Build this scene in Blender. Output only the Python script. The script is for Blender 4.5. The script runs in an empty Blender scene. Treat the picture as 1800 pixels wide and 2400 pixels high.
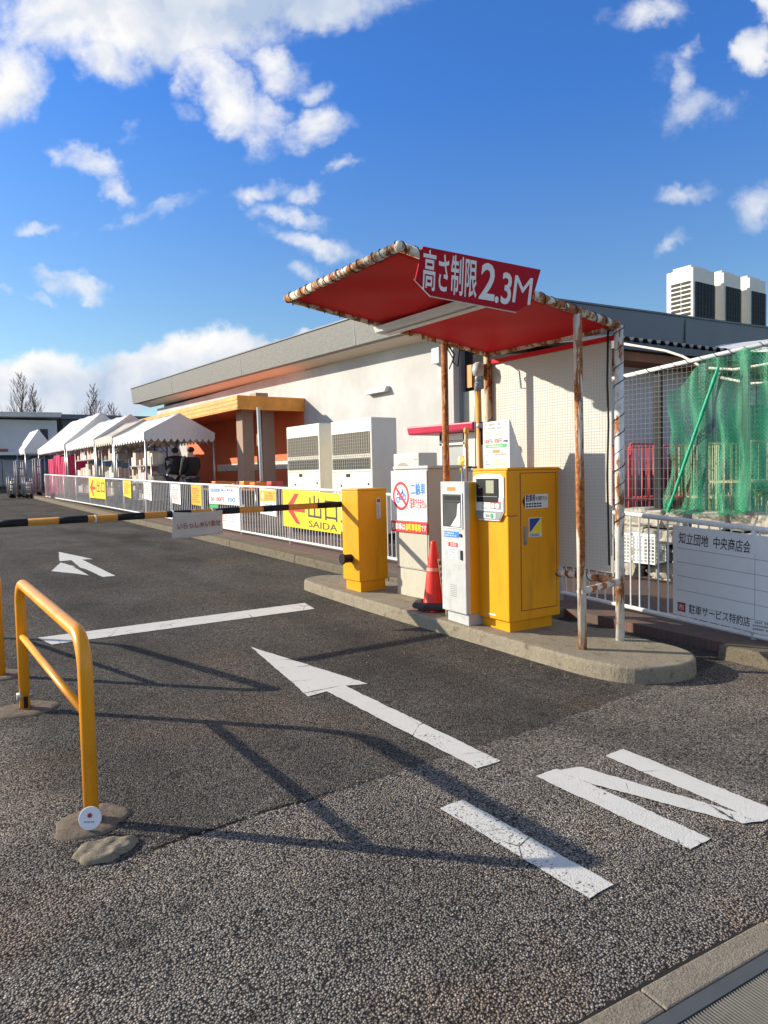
import bpy, bmesh, math, random
from mathutils import Vector, Matrix
random.seed(7)
C = bpy.context.scene.collection
SC = bpy.context.scene
R_ = math.radians

# ------------------------------------------------------------------ camera, sky, sun
F_PX, EYE, SL = 1700.0, 1.55, 0.028
YAW, ROLL, PITCH = R_(34.8), 0.022, -math.atan(90 / F_PX)
fw = Vector((math.sin(YAW) * math.cos(PITCH), math.cos(YAW) * math.cos(PITCH), math.sin(PITCH)))
rt = Vector((math.cos(YAW), -math.sin(YAW), 0))
up = rt.cross(fw)
AR = rt * math.cos(ROLL) - up * math.sin(ROLL)
AU = up * math.cos(ROLL) + rt * math.sin(ROLL)
EYEP = Vector((0, 0, EYE))
cam = bpy.data.cameras.new('camera'); co = bpy.data.objects.new('camera', cam); C.objects.link(co)
M = Matrix((AR, AU, -fw)).transposed().to_4x4(); M.translation = EYEP
co.matrix_world = M
cam.sensor_fit = 'VERTICAL'; cam.sensor_height = 24.0; cam.lens = 24.0 * F_PX / 2400.0
cam.clip_start = 0.05; cam.clip_end = 2000
SC.camera = co
SC.render.resolution_x, SC.render.resolution_y = 768, 1024

def ray(px, py):
    return fw + AR * ((px - 900) / F_PX) - AU * ((py - 1200) / F_PX)
def vp(px, py, x=None, y=None, z=None):
    """point seen at a photo position on a known world plane (survey helper)"""
    d = ray(px, py)
    t = x / d.x if x is not None else y / d.y if y is not None else (z - EYE) / d.z
    return EYEP + d * t
def gp(px, py, h=0.0):
    d = ray(px, py); t = (h - EYE) / (d.z - SL * d.y)
    return EYEP + d * t
def T(y):
    return SL * min(y, 60.0)

SC.view_settings.view_transform = 'Standard'
SC.view_settings.look = 'None'
SC.view_settings.exposure = 0.55
SC.view_settings.gamma = 1.0
SUN_AZ, SUN_EL = R_(-44.2), R_(21.7)
sd = Vector((math.sin(SUN_AZ) * math.cos(SUN_EL), math.cos(SUN_AZ) * math.cos(SUN_EL), math.sin(SUN_EL)))
sun = bpy.data.lights.new('sun', 'SUN'); sun.energy = 4.7; sun.angle = R_(0.53); sun.color = (1.0, 0.895, 0.72)
so = bpy.data.objects.new('sun', sun); C.objects.link(so); so.rotation_euler = sd.to_track_quat('Z', 'Y').to_euler()
so.location = (-20, 20, 30)

# ------------------------------------------------------------------ node helpers
class NT:
    def __init__(s, tree): s.t = tree; s.n = tree.nodes; s.l = tree.links
    def new(s, k, **kw):
        n = s.n.new(k)
        for a, v in kw.items(): setattr(n, a, v)
        return n
    def put(s, sock, v):
        if hasattr(v, 'is_output') or isinstance(v, bpy.types.NodeSocket): s.l.new(v, sock)
        else: sock.default_value = v
    def math(s, op, a, b=None, c=None, clamp=False):
        n = s.new('ShaderNodeMath', operation=op, use_clamp=clamp)
        s.put(n.inputs[0], a)
        if b is not None: s.put(n.inputs[1], b)
        if c is not None: s.put(n.inputs[2], c)
        return n.outputs[0]
    def dot(s, v, w):
        n = s.new('ShaderNodeVectorMath', operation='DOT_PRODUCT'); s.put(n.inputs[0], v); n.inputs[1].default_value = w
        return n.outputs['Value']
    def rng(s, v, a, b, c=0.0, d=1.0, smooth=True):
        n = s.new('ShaderNodeMapRange'); n.interpolation_type = 'SMOOTHSTEP' if smooth else 'LINEAR'
        s.put(n.inputs['Value'], v)
        for k, q in (('From Min', a), ('From Max', b), ('To Min', c), ('To Max', d)): n.inputs[k].default_value = q
        return n.outputs['Result']
    def noise(s, vec, scale, detail=3, rough=.55, dist=0.0, out=0):
        n = s.new('ShaderNodeTexNoise'); s.put(n.inputs['Vector'], vec)
        n.inputs['Scale'].default_value = scale; n.inputs['Detail'].default_value = detail
        n.inputs['Roughness'].default_value = rough; n.inputs['Distortion'].default_value = dist
        return n.outputs[out]
    def mix(s, f, a, b, mode='MIX'):
        n = s.new('ShaderNodeMix', data_type='RGBA', blend_type=mode)
        s.put(n.inputs[0], f); s.put(n.inputs[6], a); s.put(n.inputs[7], b)
        return n.outputs[2]
    def map(s, vec, loc=(0, 0, 0), rot=(0, 0, 0), sc=(1, 1, 1), kind='POINT'):
        n = s.new('ShaderNodeMapping', vector_type=kind); s.put(n.inputs['Vector'], vec)
        n.inputs['Location'].default_value = loc; n.inputs['Rotation'].default_value = rot; n.inputs['Scale'].default_value = sc
        return n.outputs[0]
def c4(c): return (c[0], c[1], c[2], 1.0)

# ------------------------------------------------------------------ sky
w = bpy.data.worlds.new('World'); SC.world = w; w.use_nodes = True
w.cycles.sampling_method = 'MANUAL'; w.cycles.sample_map_resolution = 512
wt = NT(w.node_tree); wt.n.clear()
sky = wt.new('ShaderNodeTexSky', sky_type='NISHITA', sun_disc=False)
sky.sun_elevation = SUN_EL; sky.sun_rotation = SUN_AZ % (2 * math.pi)
sky.air_density = 1.0; sky.dust_density = 0.6; sky.ozone_density = 3.0; sky.altitude = 100
tc = wt.new('ShaderNodeTexCoord'); D = tc.outputs['Generated']
zf = wt.math('MAXIMUM', wt.dot(D, fw), 0.05)
U = wt.math('DIVIDE', wt.dot(D, AR), zf); V = wt.math('DIVIDE', wt.dot(D, AU), zf)
cx = wt.new('ShaderNodeCombineXYZ'); wt.put(cx.inputs[0], U); wt.put(cx.inputs[1], V); UV = cx.outputs[0]
def vm(op, a, b):
    n = wt.new('ShaderNodeVectorMath', operation=op); wt.put(n.inputs[0], a); wt.put(n.inputs[1], b); return n.outputs[0]
w1 = vm('MULTIPLY', vm('SUBTRACT', wt.noise(UV, 9, 4, .6, out=1), (.5, .5, .5)), (.11, .08, 0))
w2 = vm('MULTIPLY', vm('SUBTRACT', wt.noise(UV, 30, 4, .6, out=1), (.5, .5, .5)), (.035, .03, 0))
UVW = vm('ADD', vm('ADD', UV, w1), w2)
clouds = [  # direction (as photo position), half-size, turn in degrees, weight
 (330, 40, 360, 115, 0, 1.3), (640, 10, 320, 70, 4, 1.2), (230, 135, 120, 62, -20, 1.1), (20, 190, 85, 105, 0, 1.1), (90, 20, 130, 40, -20, .7),
 (520, 215, 165, 70, -52, 1.05), (640, 165, 85, 50, -20, .75), (590, 260, 90, 65, -30, .85), (720, 305, 105, 42, 10, .9), (740, 225, 48, 28, 15, .6), (795, 385, 42, 20, 10, .6),
 (205, 385, 80, 36, -20, .9), (255, 435, 75, 32, -28, .85), (360, 495, 120, 22, 18, .5), (105, 520, 48, 14, 0, .45), (300, 325, 26, 14, 20, .35), (450, 275, 34, 20, -20, .4),
 (620, 440, 85, 24, 8, .6), (710, 445, 45, 28, 0, .6), (695, 500, 75, 24, -18, .6), (745, 565, 85, 28, -10, .75), (715, 630, 42, 20, -10, .5),
 (150, 640, 55, 18, -10, .6), (180, 675, 75, 30, -20, .9), (105, 690, 38, 12, -25, .4), (0, 672, 20, 10, 0, .4),
 (100, 915, 300, 80, 0, 1.5), (330, 880, 260, 70, 15, 1.5), (500, 825, 140, 60, 0, 1.4), (380, 850, 90, 50, 10, 1.2), (640, 830, 130, 45, 6, 1.2), (700, 785, 60, 18, 8, .8),
 (1650, 250, 90, 42, 0, .6), (1600, 205, 34, 80, -8, .6), (1625, 108, 26, 24, 0, .45), (1530, 158, 65, 40, 10, .3), (1780, 120, 45, 55, 0, .9),
 (1535, 32, 85, 30, 5, .55), (1795, 10, 60, 42, -30, 1.1), (1625, 462, 60, 20, 18, .45), (1775, 485, 70, 45, 30, .55), (1585, 573, 38, 16, 30, .35)]
field = None
for (px, py, a, b, ang, wgt) in clouds:
    m = wt.map(UVW, loc=((px - 900) / F_PX, -(py - 1200) / F_PX, 0), rot=(0, 0, R_(ang)), sc=(a / F_PX * 1.25, b / F_PX * 1.25, 1), kind='TEXTURE')
    n = wt.new('ShaderNodeVectorMath', operation='DOT_PRODUCT'); wt.l.new(m, n.inputs[0]); wt.l.new(m, n.inputs[1])
    v = wt.math('MULTIPLY_ADD', n.outputs['Value'], -wgt, wgt)
    field = v if field is None else wt.math('MAXIMUM', field, v)
nz = wt.noise(UV, 9.0, 10, .62, 0.25)
nz2 = wt.noise(wt.map(UV, loc=(.016, -.011, 0)), 9.0, 10, .62, 0.25)
nb = wt.noise(UV, 3.2, 3, .5)
dens = wt.math('MULTIPLY_ADD', wt.math('SUBTRACT', nz, 0.5), 2.5, wt.math('MAXIMUM', field, -0.9))
alpha = wt.rng(dens, -0.02, 1.15)
thin = wt.rng(field, -0.1, 0.6, .45, 1.0)
alpha = wt.math('MULTIPLY', alpha, thin)
relief = wt.math('SUBTRACT', wt.noise(UVW, 6.0, 4, .5), wt.noise(wt.map(UVW, loc=(.030, -.020, 0)), 6.0, 4, .5))             # side turned to the sun is brighter
greyc = wt.map(UV, loc=((640 - 900) / F_PX, (1200 - 0) / F_PX, 0), sc=(420 / F_PX, 120 / F_PX, 1), kind='TEXTURE')
gl = wt.new('ShaderNodeVectorMath', operation='LENGTH'); wt.l.new(greyc, gl.inputs[0])
core = wt.rng(gl.outputs['Value'], 1.15, 0.2)
lowm = wt.rng(V, 0.235, 0.16)
shade = wt.math('MULTIPLY_ADD', relief, 2.6, 0.80)
shade = wt.math('SUBTRACT', shade, wt.math('MULTIPLY', core, .62))
shade = wt.math('SUBTRACT', shade, wt.math('MULTIPLY', wt.math('MULTIPLY', lowm, nb), .75))
shade = wt.math('SUBTRACT', shade, wt.rng(dens, .9, 2.6, 0, .25), clamp=True)
ccol = wt.mix(shade, (2.9, 3.6, 4.8, 1), (6.5, 6.4, 6.25, 1))
elev = wt.rng(wt.dot(D, Vector((0, 0, 1))), .15, .45, smooth=False)
tint = wt.mix(1.0, sky.outputs[0], wt.mix(elev, (0.86, 0.97, 0.97, 1), (0.43, 0.85, 1.42, 1)), 'MULTIPLY')
tint = wt.mix(wt.rng(wt.dot(D, Vector((0, 0, 1))), .57, .72), tint, wt.mix(1.0, sky.outputs[0], (.80, .76, .74, 1), 'MULTIPLY'))
over = wt.math('MAXIMUM', wt.rng(wt.dot(D, Vector((0, 0, 1))), .70, .86), wt.rng(wt.dot(D, fw), .30, .0))   # unseen cloud added overhead and behind the viewer for neutral fill
over = wt.math('MULTIPLY', over, wt.rng(wt.noise(D, 2.4, 6, .6), .36, .56, .06, .30))
skyc = wt.mix(over, wt.mix(alpha, tint, ccol), (6.0, 5.8, 5.6, 1))
bg = wt.new('ShaderNodeBackground'); wt.put(bg.inputs['Color'], skyc); bg.inputs['Strength'].default_value = 0.11
wo = wt.new('ShaderNodeOutputWorld'); wt.l.new(bg.outputs[0], wo.inputs[0])

# ------------------------------------------------------------------ materials
def newmat(name):
    m = bpy.data.materials.new(name); m.use_nodes = True
    t = NT(m.node_tree); b = t.n['Principled BSDF']
    t.oc = t.new('ShaderNodeTexCoord').outputs['Object']
    return m, t, b
def bump(t, b, h, strength=.3, dist=.005):
    n = t.new('ShaderNodeBump'); n.inputs['Strength'].default_value = strength; n.inputs['Distance'].default_value = dist
    t.put(n.inputs['Height'], h); t.l.new(n.outputs[0], b.inputs['Normal'])
def pm(name, col, rough=.5, var=.12, sc=4.0, bmp=0.0, bsc=60.0, metal=0.0, dirt=0.0, dirtcol=(.12, .10, .08), dsc=2.5, streak=False, spec=.5):
    m, t, b = newmat(name)
    v = t.map(t.oc, sc=(1, 1, .15)) if streak else t.oc
    n = t.noise(v, sc, 5, .6)
    dark = tuple(c * (1 - var) for c in col); lite = tuple(min(1, c * (1 + var)) for c in col)
    c = t.mix(t.rng(n, .3, .7, smooth=False), c4(dark), c4(lite))
    if dirt:
        n2 = t.noise(v, dsc, 8, .68)
        c = t.mix(t.math('MULTIPLY', t.rng(n2, .5, .72), dirt), c, c4(dirtcol))
    t.put(b.inputs['Base Color'], c); b.inputs['Metallic'].default_value = metal
    t.put(b.inputs['Roughness'], t.rng(n, .2, .8, max(0, rough - .08), min(1, rough + .08), smooth=False))
    b.inputs['Specular IOR Level'].default_value = spec
    if bmp: bump(t, b, t.noise(t.oc, bsc, 4, .6), bmp)
    return m
def rusty(name, paint, amount=.5, stretch=.35, sc=9.0):
    m, t, b = newmat(name)
    v = t.map(t.oc, sc=(1, 1, stretch))
    n = t.noise(v, sc, 8, .68, .3)
    f = t.rng(n, .62 - amount * .25, .66 - amount * .25)
    rn = t.noise(t.oc, 38, 5, .7)
    rcol = t.mix(t.rng(rn, .3, .7), (.15, .045, .015, 1), (.56, .21, .055, 1))
    halo = t.rng(n, .54 - amount * .25, .66 - amount * .25)
    base = t.mix(t.math('MULTIPLY', halo, .6), c4(paint), (.62, .42, .22, 1))
    grime = t.mix(t.rng(t.noise(t.oc, 14, 4), .45, .75, 0, .4), base, (.35, .30, .25, 1))
    t.put(b.inputs['Base Color'], t.mix(f, grime, rcol))
    t.put(b.inputs['Roughness'], t.math('MULTIPLY_ADD', f, .4, .45))
    bump(t, b, t.math('MULTIPLY_ADD', f, .6, t.math('MULTIPLY', rn, f)), .5, .004)
    return m

MT = {}
MT['white_paint'] = pm('white_paint', (.78, .78, .76), .4, .06, 6, dirt=.35, dirtcol=(.4, .36, .3))
MT['fence_white'] = pm('fence_white', (.80, .80, .79), .38, .05, 8, dirt=.3, dirtcol=(.45, .4, .34), dsc=9)
MT['yellow'] = pm('yellow_enamel', (.84, .36, .010), .42, .05, 3, .03, 90, dirt=.5, dirtcol=(.50, .22, .02), dsc=7, spec=.25, streak=True)
MT['yellow_rail'] = pm('yellow_rail', (.86, .34, .010), .33, .06, 5, .05, 70, dirt=.3, dirtcol=(.55, .24, .03), dsc=12)
MT['yellow_sign'] = pm('yellow_sign', (.92, .66, .02), .4, .04, 4, dirt=.15, dirtcol=(.7, .5, .1))
MT['orange_yellow'] = pm('orange_yellow', (.90, .44, .03), .45, .08, 4)
MT['black'] = pm('black_plastic', (.015, .015, .017), .5, .2, 9, spec=.2)
MT['ink'] = pm('ink', (.03, .03, .04), .5, .1)
MT['darkgrey'] = pm('dark_grey', (.055, .058, .062), .5, .15, 6, spec=.25)
MT['midgrey'] = pm('mid_grey', (.25, .27, .29), .45, .1, 6)
MT['grey_panel'] = pm('grey_panel', (.52, .53, .53), .4, .08, 5, dirt=.5, dirtcol=(.32, .31, .29), dsc=7)
MT['beige'] = pm('beige_enamel', (.50, .48, .39), .5, .06, 3, dirt=.4, dirtcol=(.42, .38, .30), dsc=4)
MT['beige_ac'] = pm('beige_ac', (.66, .63, .53), .5, .05, 3, dirt=.25, dirtcol=(.5, .45, .36))
MT['cream_ac'] = pm('cream_ac', (.74, .71, .61), .5, .05, 3, dirt=.25, dirtcol=(.5, .45, .36))
MT['red_sign'] = pm('red_sign', (.42, .006, .016), .55, .06, 5, dirt=.2, dirtcol=(.4, .02, .02), spec=.12)
MT['red'] = pm('red_print', (.78, .02, .03), .45, .05)
MT['dkred'] = pm('dark_red_print', (.30, .03, .03), .5, .1)
MT['blue'] = pm('blue_print', (.03, .22, .60), .45, .05)
MT['navy'] = pm('navy_print', (.03, .06, .30), .45, .05)
MT['green'] = pm('green_print', (.03, .40, .12), .45, .05)
MT['orange'] = pm('orange_print', (.9, .22, .02), .45, .05)
MT['sign_white'] = pm('sign_white', (.80, .81, .80), .4, .04, 6, dirt=.12, dirtcol=(.5, .48, .44))
MT['sign_grey'] = pm('sign_grey', (.76, .78, .80), .4, .04, 3, dirt=.2, dirtcol=(.45, .45, .45))
MT['letter_white'] = pm('letter_white', (.80, .78, .74), .5, .04)
MT['letter_yellow'] = pm('letter_yellow', (.95, .75, .02), .5, .04)
MT['cone'] = pm('cone_red', (.80, .022, .012), .4, .1, 6, dirt=.3, dirtcol=(.45, .05, .03), dsc=9)
MT['rubber'] = pm('rubber', (.03, .03, .035), .75, .2, 20, .1, 80)
MT['rust'] = rusty('rusty_white_paint', (.80, .76, .68), .56, .16, 8)
MT['rust_mid'] = rusty('brown_streaked_paint', (.66, .52, .36), .5, .15, 9)
MT['rust_some'] = rusty('lightly_rusted_white_paint', (.80, .80, .78), .26, .3, 10)
MT['rust_heavy'] = rusty('heavily_rusted_paint', (.76, .72, .62), .55, .6, 12)
MT['canopy_red'] = pm('canopy_red_sheet', (.64, .015, .022), .6, .10, 1.6, .05, 6, dirt=.35, dirtcol=(.45, .02, .02), dsc=1.2, spec=.12)
MT['cable'] = pm('black_cable', (.015, .015, .015), .55, .1)
MT['steel'] = pm('galvanised', (.45, .46, .47), .38, .15, 12, metal=.7)
MT['chrome'] = pm('bright_metal', (.65, .66, .67), .28, .1, 20, metal=.9)
MT['lcd'] = pm('lcd_panel', (.34, .36, .27), .3, .08, 8)
MT['amber'] = pm('amber_print', (.85, .34, .05), .45, .05)
MT['pink'] = pm('pink_roof', (.58, .035, .09), .4, .08, 3, dirt=.2, dirtcol=(.5, .1, .15))
MT['pinkbox'] = pm('pink_crate_plastic', (.70, .03, .14), .45, .1, 3)
MT['slate'] = pm('slate_cladding', (.11, .125, .15), .45, .06, 1.5, dirt=.1)
MT['wood'] = pm('orange_wood', (.88, .33, .05), .5, .25, 3, streak=False)
MT['redwall'] = pm('orange_red_wall', (.78, .19, .07), .8, .08, 1)
MT['pinkwall'] = pm('salmon_wall', (.74, .62, .58), .8, .05, 1)
MT['colgrey'] = pm('grey_brown_column', (.36, .25, .19), .8, .08, 2)  # column colour darkened to stand for the shade under the canopy
MT['dark_open'] = pm('dark_interior', (.012, .011, .010), .9, .2)  # near-black, the shade of openings and gaps put into the colour
MT['glassgrey'] = pm('frosted_window', (.40, .42, .44), .25, .06, 3)
MT['brown'] = pm('weathered_rafters', (.26, .11, .055), .8, .3, 2, streak=False)
MT['roofmetal'] = pm('dark_metal_roof', (.05, .055, .07), .45, .1)
MT['palegrey'] = pm('pale_wall_panel', (.52, .49, .48), .7, .06, 1.5, dirt=.25, dirtcol=(.32, .30, .28), streak=True, dsc=3)
MT['bwhite'] = pm('far_white_wall', (.62, .62, .60), .8, .05, 1)
MT['bblue'] = pm('far_blue_front', (.06, .12, .17), .6, .1, 1)
MT['bark'] = pm('bare_branch', (.16, .11, .09), .9, .2, 10)
MT['skin'] = pm('skin', (.50, .30, .22), .6, .05)
MT['jacket'] = pm('black_jacket', (.012, .012, .014), .85, .2)
MT['trousers'] = pm('dark_trousers', (.03, .03, .04), .85, .2)
MT['hair'] = pm('dark_hair', (.02, .015, .012), .7, .2)
MT['wire'] = pm('pale_wire', (.36, .34, .29), .5, .1, 10)
MT['wire_grey'] = pm('grey_wire', (.20, .20, .20), .5, .1, 10)
MT['cagered'] = pm('red_cage_paint', (.60, .05, .05), .5, .15, 8, dirt=.5, dirtcol=(.6, .25, .18), dsc=9)
MT['cageyellow'] = pm('yellowed_cage_paint', (.52, .46, .27), .5, .15, 8, dirt=.8, dirtcol=(.26, .11, .05), dsc=11)
MT['cagegreen'] = pm('green_post', (.05, .16, .12), .5, .15, 8)
MT['tape'] = pm('silver_tape', (.5, .5, .5), .35, .2, 20)

def panelmat():
    m, t, b = newmat('cream_plastic_sheet')
    n = t.noise(t.map(t.oc, sc=(1, 1, .3)), 3, 5, .6)
    c = t.mix(n, (.50, .485, .44, 1), (.61, .595, .54, 1))
    wv = t.new('ShaderNodeTexWave', wave_type='BANDS', bands_direction='Z'); t.put(wv.inputs['Vector'], t.oc); wv.inputs['Scale'].default_value = 9.0
    wv.inputs['Distortion'].default_value = .4
    wv.inputs['Scale'].default_value = 14.0
    t.put(b.inputs['Base Color'], c); b.inputs['Roughness'].default_value = .45
    bump(t, b, wv.outputs['Fac'], .3, .002)
    return m
MT['panel'] = panelmat()

def concrete(name, col, sc=1.0, moss=.4, coarse=.5, mosscol=(.07, .08, .045)):
    m, t, b = newmat(name)
    n = t.noise(t.oc, 3 * sc, 8, .65); n2 = t.noise(t.oc, 60 * sc, 5, .7); n3 = t.noise(t.oc, 9 * sc, 6, .7)
    c = t.mix(n, c4([x * .65 for x in col]), c4([min(1, x * 1.25) for x in col]))
    c = t.mix(t.rng(n2, .35, .75, 0, coarse), c, c4([x * .45 for x in col]))
    c = t.mix(t.rng(n3, .5, .75, 0, moss), c, c4(mosscol))
    t.put(b.inputs['Base Color'], c); b.inputs['Roughness'].default_value = .92; b.inputs['Specular IOR Level'].default_value = .25
    bump(t, b, t.math('MULTIPLY_ADD', n2, .7, n3), .85, .012)
    return m
MT['conc'] = concrete('island_concrete', (.345, .30, .22), 1.3, .75, .65, (.10, .08, .05))
MT['kerbstone'] = concrete('mottled_kerb', (.22, .185, .13), 1.6, .85, .9, (.05, .05, .03))
MT['footing'] = concrete('mortar_footing', (.27, .215, .165), 4, .8, .9, (.085, .07, .06))
MT['granite'] = concrete('washed_kerb_stone', (.35, .30, .235), 2.2, .35, .95, (.16, .13, .09))

def asphalt():
    m, t, b = newmat('asphalt')
    P = t.oc
    sx = t.new('ShaderNodeSeparateXYZ'); t.put(sx.inputs[0], P)
    X, Y = sx.outputs[0], sx.outputs[1]
    wob = t.noise(P, 3.0, 5, .6)
    yb = t.math('ADD', Y, t.math('ADD', t.math('MULTIPLY', t.math('SUBTRACT', wob, .5), .12), t.math('MULTIPLY', t.math('SUBTRACT', t.noise(P, 32, 4, .7), .5), .045)))
    slopefar = t.math('MULTIPLY_ADD', t.math('MAXIMUM', t.math('SUBTRACT', X, 3.0), 0), -.06, yb)
    new = t.rng(slopefar, 2.835, 2.865)                 # 1 on the newer darker paving
    new = t.math('MULTIPLY', new, t.rng(t.math('ADD', X, t.math('MULTIPLY', wob, .4)), .55, .95))
    def vor(scale, feat='F1', out=0):
        v = t.new('ShaderNodeTexVoronoi', feature=feat); t.put(v.inputs['Vector'], P); v.inputs['Scale'].default_value = scale
        v.inputs['Randomness'].default_value = 1.0
        return v.outputs[out]
    v1c, v1d = vor(114, out=1), vor(114)
    v2d = vor(230)
    sep = t.new('ShaderNodeSeparateColor'); t.put(sep.inputs[0], v1c)
    rnd, rnd2 = sep.outputs[0], sep.outputs[1]
    stone = t.mix(rnd, (.10, .092, .083, 1), (.335, .312, .285, 1))
    stone = t.mix(t.math('MULTIPLY', rnd2, .22), stone, (.24, .20, .165, 1))
    stone = t.mix(t.rng(rnd2, .955, .97), stone, (.42, .40, .36, 1))
    gap = t.math('MULTIPLY', t.rng(v1d, .38, .74), .93)                          # bitumen between the stones
    col = t.mix(gap, stone, (.014, .014, .016, 1))
    old = t.mix(1.0, col, (1.40, 1.35, 1.30, 1), 'MULTIPLY')
    big = t.noise(P, .8, 6, .6); mid = t.noise(P, 5, 5, .65)
    nw = t.mix(t.rng(mid, .3, .75, 0, .35), t.mix(1.0, col, (.62, .60, .575, 1), 'MULTIPLY'), (.095, .088, .080, 1))
    g1 = t.noise(P, 55, 2, .6); g2 = t.noise(P, 20, 3, .7)
    c = t.mix(new, old, nw)
    k = t.math('MULTIPLY', t.rng(big, .32, .70, .66, 1.32, smooth=False), t.math('MULTIPLY', t.rng(g1, .3, .7, .74, 1.28), t.rng(g2, .3, .7, .84, 1.2)))
    gray = t.new('ShaderNodeCombineColor')
    for i in range(3): t.put(gray.inputs[i], k)
    c = t.mix(1.0, c, gray.outputs[0], 'MULTIPLY')
    # damp, oily strip by the kerbs and the middle of the lane
    dk = t.math('MULTIPLY', t.rng(t.noise(t.map(P, sc=(1, .35, 1)), 1.4, 6, .6), .48, .68), t.rng(X, 2.4, 3.9, .0, .55))
    c = t.mix(dk, c, (.022, .019, .018, 1))
    brown = t.math('MULTIPLY', t.rng(t.noise(t.map(P, loc=(3, 1, 0)), 1.1, 5, .6), .50, .72), .45)
    c = t.mix(brown, c, t.mix(1.0, c, (1.25, .95, .75, 1), 'MULTIPLY'))
    # tyre-polished wheel tracks along the lane and oil drips between them
    def track(xc):
        d_ = t.math('ABSOLUTE', t.math('SUBTRACT', t.math('ADD', X, t.math('MULTIPLY', t.math('SUBTRACT', wob, .5), .25)), xc))
        return t.rng(d_, .22, .04)
    tr = t.math('MULTIPLY', t.math('MAXIMUM', track(1.72), track(3.25)), t.math('MULTIPLY', t.rng(Y, 1.6, 3.2), t.rng(mid, .3, .6, .35, 1)))
    c = t.mix(t.math('MULTIPLY', tr, .30), c, (.028, .026, .025, 1))
    dv = t.new('ShaderNodeTexVoronoi'); t.put(dv.inputs['Vector'], P); dv.inputs['Scale'].default_value = 3.4
    dsp = t.new('ShaderNodeSeparateColor'); t.put(dsp.inputs[0], dv.outputs[1])
    drip = t.math('MULTIPLY', t.rng(t.math('ADD', dv.outputs[0], t.math('MULTIPLY', t.math('SUBTRACT', mid, .5), .25)), .16, .05), t.rng(dsp.outputs[0], .62, .7))
    c = t.mix(t.math('MULTIPLY', drip, .55), c, (.020, .019, .018, 1))
    # open joint between old and new paving
    joint = t.math('SUBTRACT', 1.0, t.rng(t.math('ABSOLUTE', t.math('SUBTRACT', slopefar, 2.85)), .005, .014))
    joint = t.math('MULTIPLY', joint, t.math('MULTIPLY', t.rng(X, 2.3, 1.5), t.rng(X, .6, .9)))
    joint = t.math('MULTIPLY', joint, t.rng(mid, .35, .5))
    c = t.mix(joint, c, (.006, .006, .006, 1))
    t.put(b.inputs['Base Color'], c)
    b.inputs['Roughness'].default_value = .9; b.inputs['Specular IOR Level'].default_value = .15
    h = t.math('SUBTRACT', 1.0, t.math('MULTIPLY', v1d, t.math('MULTIPLY_ADD', rnd, .8, .6)))
    h = t.math('MULTIPLY_ADD', t.math('SUBTRACT', 1.0, v2d), .25, h)
    h = t.math('MULTIPLY_ADD', t.math('MULTIPLY', new, joint), -.5, h)
    h = t.math('SUBTRACT', h, t.math('MULTIPLY', joint, 2.5))
    n = t.new('ShaderNodeBump'); t.put(n.inputs['Height'], h); n.inputs['Distance'].default_value = .015
    t.put(n.inputs['Strength'], t.math('MULTIPLY_ADD', new, -.35, 1.0))
    t.l.new(n.outputs[0], b.inputs['Normal'])
    return m
MT['asphalt'] = asphalt()

def roadpaint(name, worn):
    m, t, b = newmat(name)
    n = t.noise(t.oc, 70, 4, .7); n2 = t.noise(t.oc, 4, 5, .6); n3 = t.noise(t.oc, 22, 6, .7)
    c = t.mix(n2, (.58, .57, .53, 1), (.73, .715, .665, 1))
    mask = t.math('MULTIPLY', t.rng(n, .56, .63), t.rng(n2, .62 - worn * .3, .72 - worn * .3))
    crk = t.new('ShaderNodeTexVoronoi', feature='DISTANCE_TO_EDGE'); t.put(crk.inputs['Vector'], t.map(t.oc, sc=(1, 1, 1)))
    crk.inputs['Scale'].default_value = 2.2
    crack = t.math('MULTIPLY', t.rng(t.math('ADD', crk.outputs[0], t.math('MULTIPLY', t.math('SUBTRACT', n3, .5), .03)), .008, .003), t.rng(n2, .45, .6))
    mask = t.math('MAXIMUM', mask, crack)
    c = t.mix(t.rng(n3, .45, .8, 0, .3), c, (.42, .40, .36, 1))
    t.put(b.inputs['Base Color'], t.mix(mask, c, (.05, .048, .045, 1)))
    b.inputs['Roughness'].default_value = .7
    v = t.new('ShaderNodeTexVoronoi'); t.put(v.inputs['Vector'], t.oc); v.inputs['Scale'].default_value = 105
    bump(t, b, t.math('SUBTRACT', t.math('MULTIPLY', v.outputs[0], -.5), mask), .55, .004)
    return m
MT['roadpaint'] = roadpaint('road_paint', .2)
MT['roadpaint_worn'] = roadpaint('road_paint_worn', .9)

def wallmat():
    m, t, b = newmat('white_rendered_wall')
    n = t.noise(t.oc, .7, 7, .62); n2 = t.noise(t.map(t.oc, sc=(1, 1, .4)), 2.5, 6, .6)
    c = t.mix(t.rng(n, .35, .7), (.47, .467, .455, 1), (.59, .588, .575, 1))
    c = t.mix(t.rng(n2, .5, .8, 0, .2), c, (.46, .45, .42, 1))
    t.put(b.inputs['Base Color'], c); b.inputs['Roughness'].default_value = .85
    bump(t, b, t.noise(t.oc, 30, 4), .15, .004)
    return m
MT['wall'] = wallmat()
def fasciamat():
    m, t, b = newmat('brushed_fascia')
    n = t.noise(t.map(t.oc, sc=(1, 1, 3)), 7, 8, .75)
    t.put(b.inputs['Base Color'], t.mix(t.rng(n, .35, .65), (.115, .117, .112, 1), (.165, .168, .158, 1)))
    b.inputs['Roughness'].default_value = .6
    return m
MT['fascia'] = fasciamat()
def tentmat(name, col):
    m, t, b = newmat(name)
    n = t.noise(t.oc, 3.0, 5, .6, .5)
    t.put(b.inputs['Base Color'], t.mix(n, c4([c * .88 for c in col]), c4(col)))
    b.inputs['Roughness'].default_value = .6
    bump(t, b, n, .6, .05)
    return m
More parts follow.
